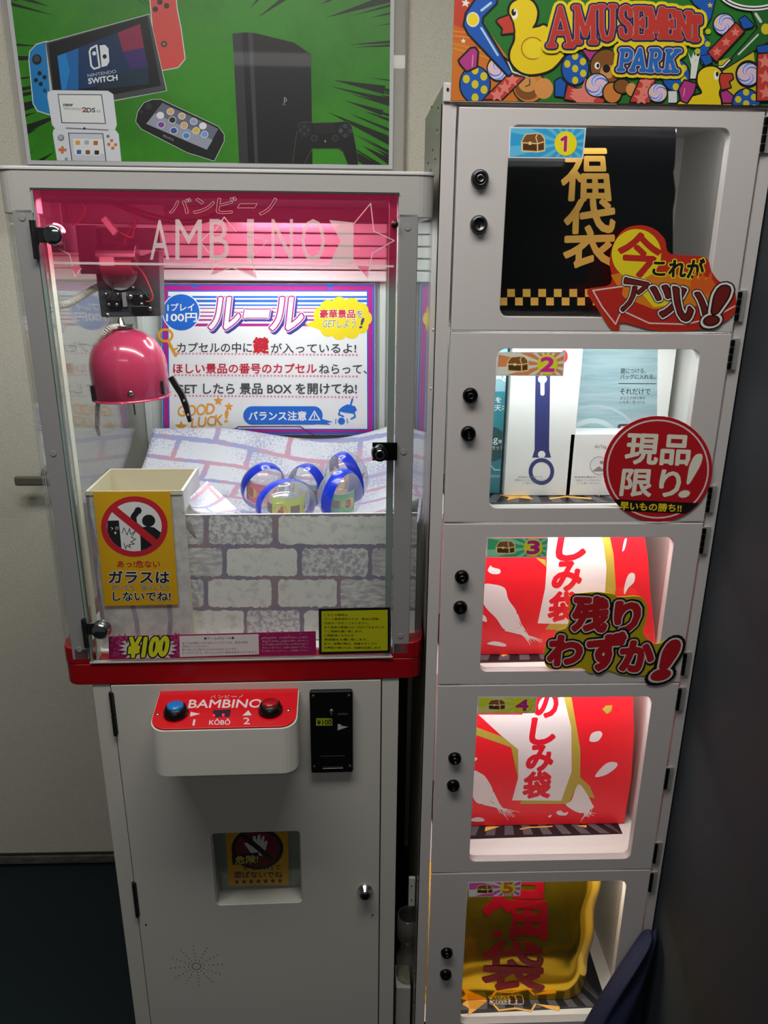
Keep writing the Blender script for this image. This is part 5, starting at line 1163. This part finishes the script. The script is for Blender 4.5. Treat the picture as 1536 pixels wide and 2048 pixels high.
for P in ([(322,240),(330,250),(370,262),(368,284),(330,286),(306,268)], [(272,500),(295,512),(300,540),(272,528)], [(302,655),(340,642),(396,655),(398,670),(340,664)], [(1030,105),(1042,100),(1032,150),(1018,165)], [(1065,280),(1085,290),(1080,330),(1050,360),(1030,395),(1028,360),(1045,300)]): A.poly(PW, curvy(P))
A.done('bag_print', bag)
bag, _ = wobble_bag('lucky_bag', 3, [(925,1385),(1266,1386),(1269,1470),(1263,1560),(1250,1640),(1246,1655),(925,1655)], .098, .055, RB, 'red paper bag with white and gold band in compartment four')
A = Art(FL, .0977, gain=1.05); A.T(840, 1360, .36458)
A.poly(PO, [(775,60),(825,60),(880,380),(880,540),(815,680),(548,680),(560,640),(500,370),(300,300),(300,255),(500,330),(640,300)])
A.poly(PW, [(630,60),(780,60),(830,260),(832,500),(775,662),(505,660),(540,530),(538,380),(440,300),(320,190),(560,190)])
A.poly(PO, [(880,535),(930,580),(960,650),(920,640),(860,570)])
A.text(PR, 'のしみ袋', ((640, 60), (760, 60), (705, 650), (562, 650)), .05, vert=True)
brush(A, [(290,505),(330,510),(365,540),(400,620),(340,680),(290,640)], (400,615), (345,680), (500,750), 5)
brush(A, [(865,575),(900,600),(945,680),(950,700),(880,730),(800,685),(830,660)], (948,690), (850,715), (925,755), 8)
A.poly(PO, [(1000,160),(1020,140),(1055,138),(1050,170),(1025,188)])
for P in ([(930,320),(945,290),(985,280),(1000,300),(975,335),(935,338)], [(960,530),(1000,475),(1040,450),(1080,455),(1075,480),(1020,520)], [(748,725),(770,715),(790,728),(812,724),(800,742),(760,740)], [(702,748),(722,738),(715,754)], [(285,760),(320,752),(350,762),(345,776),(285,775)], [(300,425),(316,430),(300,445)]): A.poly(PW, curvy(P))
A.done('bag_print', bag)
# -- 5 gold foil bag: a crumpled front that catches the light
def foilmat():
    M = mat('gold_foil', 'ecbc24', .13, .94, bump=(7, .12, 2, .004)); return M
def foil_y(x, zz):
    return .052+.006*math.sin(x*11+.5)+.0025*math.sin(zz*24+x*9)+.0008*math.sin(zz*63-x*22)+.0004*math.sin(x*70+zz*30)
def foil_grid():
    n = 60; z0_, z1_ = SFL[4]+.002, ZL[4]-.002; vs = []
    for j in range(n+1):
        for i in range(n+1):
            zz = z0_+(z1_-z0_)*j/n; t = j/n; xr = .307+.010*t+.002*math.sin(t*20); x = .003+(xr-.003)*i/n
            edge = max(0, (i/n-.86)/.14); vs.append((x, foil_y(x, zz)+.02*edge**2+.012*(1-t)**4*0, zz))
    fs = [(j*(n+1)+i, j*(n+1)+i+1, (j+1)*(n+1)+i+1, (j+1)*(n+1)+i) for j in range(n) for i in range(n)]
    return vs, fs
vs, fs = foil_grid(); mb = MB().add(vs, fs, foilmat(), True)
vb = [(x, y+.05, zz) for x, y, zz in vs]; mb.add(vb, [f[::-1] for f in fs], foilmat(), True)
n = 61; R_i = [j*n+60 for j in range(n)]
sv = [vs[k] for k in R_i]+[vb[k] for k in R_i]; mb.add(sv, [(k, n+k, n+k+1, k+1) for k in range(n-1)], foilmat())
tv = [vs[60*n+k] for k in range(n)]+[vb[60*n+k] for k in range(n)]; mb.add(tv, [(k, k+1, n+k+1, n+k) for k in range(n-1)], foilmat())
bag = mb.build('lucky_bag'); reg(bag, 'shiny gold foil bag with dark red characters in compartment five', 'bag')
class FoilArt(Art):
    def p3(s, p):
        q = FL.at(s.ox+p[0]*s.k, s.oy+p[1]*s.k, .055)
        for _ in range(4): q = FL.at(s.ox+p[0]*s.k, s.oy+p[1]*s.k, foil_y(q.x, q.z))
        return (q.x, foil_y(q.x, q.z)-.0006-s.h, q.z)
A = FoilArt(FL, 0, rough=.3, metal=.35, gain=.9); A.T(780, 1720, .40365); RC = 'a80f1e'
A.text(RC, '福', ((470, 20), (770, 20), (775, 388), (465, 372)), .028); A.text(RC, '袋', ((462, 402), (758, 410), (762, 650), (455, 636)), .028)
A.done('red_print', bag)
# ---- number stickers on the windows
def numsticker(i, T, q, bg, ray, numc, circ, num, chest_box, cc, cr, nb, lab):
    o_, ox, k = T; yy = -.0025; st = quad_slab(FL, yy+.0001, [(o_+x*k, ox+y*k) for x, y in q], .0002, mat('sticker_white', 'e6eaee', .4), 'number_sticker'); reg(st, lab, 'sticker', 'numbered treasure chest stickers')
    A = Art(FL, yy, gain=1.15 if i == 0 else 1.7); A.T(*T)
    cx = sum(p[0] for p in q)/4; cy = sum(p[1] for p in q)/4; I = [(cx+(x-cx)*.965, cy+(y-cy)*.92) for x, y in q]
    A.clip = [(o_+x*k, ox+y*k) for x, y in I]; A.poly(bg, I)
    A.L += 1
    for j in range(14):
        a = 2*math.pi*j/14+.2; R = 400; A.raw(ray, [(cc[0], cc[1]), (cc[0]+R*math.cos(a), cc[1]+R*math.sin(a)), (cc[0]+R*math.cos(a+.2), cc[1]+R*math.sin(a+.2))], [(0, 1, 2)])
    chest(A, *chest_box); A.ell('a8952a', cc[0]+2, cc[1]+2, *cr); A.ell(circ, *cc, *cr)
    if num == '1':
        for c_, w_ in (('f2e070', 22), (numc, 15)): A.line(c_, [(571, 186), (589, 174), (586, 236)], w_)
    else: A.text(numc, num, nb, .05, (('f2e070', .09),))
    A.done('sticker_print', st)
numsticker(0, (880, 200, .42708), [(326,126),(685,130),(671,275),(320,271)], '2f9ccf', '5cb8dc', 'b51f6a', 'f0d81c', '1', (384,158,104,84), (588,203), (52,57), (566,168,600,240,4), 'blue numbered treasure chest sticker reading 1')
numsticker(1, (870, 660, .41016), [(306,108),(636,106),(625,225),(297,223)], 'd97a4a', 'ead8b8', 'c0267a', 'e8c81c', '2', (354,130,98,72), (548,168), (50,50), (516,135,578,200,4), 'orange numbered treasure chest sticker reading 2')
numsticker(2, (860, 1040, .3776), [(301,94),(627,94),(618,198),(298,198)], '3f9a6a', '7cc09a', 'a0286a', 'e8c81c', '3', (352,112,96,66), (546,145), (50,48), (514,112,576,178,4), 'green numbered treasure chest sticker reading 3')
numsticker(3, (840, 1360, .36458), [(318,93),(642,93),(632,182),(316,184)], 'b9c42a', 'd4da6a', 'a0286a', 'e8c81c', '4', (374,108,92,56), (560,137), (50,42), (526,110,590,166,4), 'lime numbered treasure chest sticker reading 4')
numsticker(4, (780, 1720, .40365), [(388,112),(652,105),(645,178),(390,184)], 'c94a9a', 'eeccdd', 'c06a1c', 'f0c83c', '5', (430,124,78,42), (582,138), (40,34), (560,112,606,164,2), 'pink numbered treasure chest sticker reading 5')
# ---- cut-out promotion stickers
def popsticker(T, outline, bg, lab, fn, y=-.0034):
    st = quad_slab(FL, y, [(T[0]+a*T[2], T[1]+b*T[2]) for a, b in (curvy(outline, 4) if len(outline) < 40 else outline)], .0012, mat('pop_'+bg, bg, .35, gain=1.1), 'promotion_sticker'); reg(st, lab, 'sticker')
    A = Art(FL, y-.0001, gain=1.15); A.T(*T); fn(A); A.done('sticker_print', st)
def pop1(A):
    A.poly('d0781c', [(800,820),(880,800),(1260,830),(1320,900),(1200,1000),(900,990)]); A.poly('b0241c', [(700,890),(860,865),(850,920),(1000,980),(1250,960),(1380,930),(1378,970),(1300,1040),(1120,1070),(950,1060),(850,1010),(830,1068),(760,980)])
    A.line('d8c0b8', [(1380,965),(1280,1020),(1150,1050),(980,1045),(850,985),(822,1050),(760,970),(716,892),(860,872)], 7)
    A.ell('dcc81c', 920, 722, 116, 118); A.poly('dcc81c', [(880,830),(960,835),(1100,960),(1000,970)])
    A.text('b0241c', '今', (832, 620, 1028, 822, 8, 10), .03)
    A.text('14120f', 'これが', ((1000,748),(1240,745),(1232,838),(996,820)), .04, (('e4cf2a', .1),))
    for x in (1200, 1235, 1270): A.poly('d05a1c', [(x-30,900),(x-25,850),(x,800),(x+5,840),(x+25,870),(x+20,910)])
    for t, q in (('ア', ((868,836),(980,858),(960,960),(840,990))), ('ツ', ((988,866),(1150,878),(1120,1020),(1010,1010))), ('い', ((1095,880),(1245,905),(1250,1030),(1110,1030))), ('!', ((1310,872),(1362,880),(1290,1050),(1238,1046)))):
        A.text('6a1a16', t, q, .022, (('14100e', .115), ('ddd4d0', .09), ('17100e', .05)))
popsticker((880, 200, .42708), [(690,890),(800,862),(795,760),(812,680),(860,610),(930,586),(1000,602),(1052,650),(1080,720),(1240,735),(1270,800),(1310,850),(1370,870),(1388,950),(1370,1010),(1290,1060),(1150,1082),(1000,1078),(855,1042),(840,1072),(818,1080),(790,1060),(740,980)], 'b8301e', 'red and yellow flame arrow sticker below the first window', pop1)
def pop2(A):
    A.line('e0c8c4', A.epts(1086, 678, 246, 238, n=48), 8, True)
    A.clip = [(A.ox+x*A.k, A.oy+y*A.k) for x, y in A.epts(1086, 678, 264, 256, n=28)]
    A.poly('17110f', [(800,822),(1380,848),(1380,902),(800,878)]); A.clip = None
    A.text('e2dcca', '現品', ((942,506),(1250,518),(1236,660),(925,650)), .03); A.text('e2dcca', '限り', ((918,680),(1200,684),(1190,818),(902,806)), .03)
    A.text('e2dcca', '!', ((1262,602),(1318,602),(1236,818),(1180,818)), .0, (('b8202a', .03),)); A.text('e6c81c', '早いもの勝ち!!', ((905,836),(1202,850),(1200,888),(900,876)), .03)
E_ = [(1086+266*math.cos(2*math.pi*k/48), 678+258*math.sin(2*math.pi*k/48)) for k in range(48)]
popsticker((870, 660, .41016), E_, 'b51a24', 'round red limited item sticker beside the second window', pop2)
def pop3(A):
    for t, q in (('残', ((770,408),(950,415),(925,588),(755,582))), ('り', ((985,440),(1120,432),(1090,592),(985,598))), ('わ', ((640,615),(812,622),(790,765),(625,765))), ('ず', ((840,615),(1035,600),(1000,790),(845,790))), ('か', ((1020,650),(1185,640),(1170,805),(1005,790))), ('!', ((1270,645),(1325,650),(1250,835),(1180,838)))):
        A.text('a81820', t, q, .06, (('14100e', .15), ('cfc8c4', .095)))
popsticker((860, 1040, .3776), [(604,740),(612,665),(655,640),(668,590),(730,560),(742,440),(770,395),(880,382),(970,392),(1000,408),(1100,404),(1145,440),(1148,520),(1130,600),(1190,655),(1250,640),(1300,625),(1340,640),(1346,690),(1300,760),(1250,845),(1200,862),(1160,850),(1140,825),(1020,820),(960,800),(900,795),(850,812),(800,785),(700,790),(630,785)], 'b8a41c', 'yellow and red brush lettering sticker by the third window', pop3)
# ================================================================ things between and beside the machines
gx0, gx1 = .0005-.05, -.0195
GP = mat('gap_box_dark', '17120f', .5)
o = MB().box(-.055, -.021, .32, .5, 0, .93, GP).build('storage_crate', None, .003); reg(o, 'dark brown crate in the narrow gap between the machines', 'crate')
def gp(px, py, y): return FL.at(px, py, y)
q0, q1 = gp(818, 1757, .05), gp(846, 1812, .05)
o = MB().box(q0.x, min(q1.x, -.0205), .05, .056, q1.z, q0.z, WPLAST).build('socket_plate', None, .001)
for px, py in ((823,1772),(832,1772),(823,1800),(832,1800)): c = gp(px, py, .05); MB().cyl((c.x, .0492, c.z), .0012, .001, DARK, 'y', 8).build('socket_hole', o)
reg(o, 'pale socket plate in the gap between the machines', 'socket')
q0, q1 = gp(796, 1852, .06), gp(842, 1972, .06)
jar = MB().lathe([(.018, 0), (.0205, .003), (.0205, (q0.z-q1.z)*.33), (.014, (q0.z-q1.z)*.36), (.014, (q0.z-q1.z)*.62), (.0205, (q0.z-q1.z)*.66), (.0205, (q0.z-q1.z)), (.018, (q0.z-q1.z))], glassmat('jar_plastic', (.8, .76, .62), .1, .12), ((q0.x+q1.x)/2-.002, .085, q1.z), 'z', 32).build('plastic_jar'); reg(jar, 'clear plastic jar wedged in the gap between the machines', 'jar')
o = MB().prism([(q0.x-.001, .0), (-.0215, .0), (-.0225, q1.z-.004), (q0.x-.001, q1.z-.002)], .06, .11, WPLAST).build('white_box', None, .002); reg(o, 'white box standing under the clear jar between the machines', 'box')
# navy jacket heaped at the foot of the locker's right corner
def cloth():
    prof = [(1299,1872),(1280,1900),(1250,1942),(1220,1984),(1196,2020),(1172,2060)]
    P = [FL.at(x, y, -.03) for x, y in prof]; n = len(P); vs = []; m_ = 16; zb_ = .003
    P += [Vector((P[-1].x-.03, 0, P[-1].z-.10)), Vector((P[-1].x-.04, 0, .003))]; n = len(P)
    for i, p in enumerate(P):
        for j in range(m_+1):
            t = j/m_; x = p.x+(.387-p.x)*t; d = math.sin(math.pi*min(1, t*1.0)*.5)
            vs.append((x, -.014-(.022+.035*i/n)*math.sin(math.pi*(.5+t*.5))**.6*(1 if t > 0 else .6)-.006*math.sin(t*9+i*.8)-.03*(1-d)*0, p.z+.004*math.sin(t*7+i)))
    fs = [(i*(m_+1)+j, i*(m_+1)+j+1, (i+1)*(m_+1)+j+1, (i+1)*(m_+1)+j) for i in range(n-1) for j in range(m_)]
    N = len(vs); vs += [(x, -.010, zz) for x, y, zz in vs]; fs += [tuple(N+k for k in f[::-1]) for f in fs]
    b = [i*(m_+1) for i in range(n)]; fs += [(b[i], b[i+1], N+b[i+1], N+b[i]) for i in range(n-1)]; fs += [(j+1, j, N+j, N+j+1) for j in range(m_)]
    b = [i*(m_+1)+m_ for i in range(n)]; fs += [(b[i+1], b[i], N+b[i], N+b[i+1]) for i in range(n-1)]
    o = MB().add(vs, fs, mat('navy_cloth', '141c3c', .85, bump=(500, .4, 2, .0006)), True).build('jacket', None)
    s_ = o.modifiers.new('sub', 'SUBSURF'); s_.levels = s_.render_levels = 2; reg(o, 'navy blue jacket heaped against the locker foot at the right', 'jacket')
cloth()
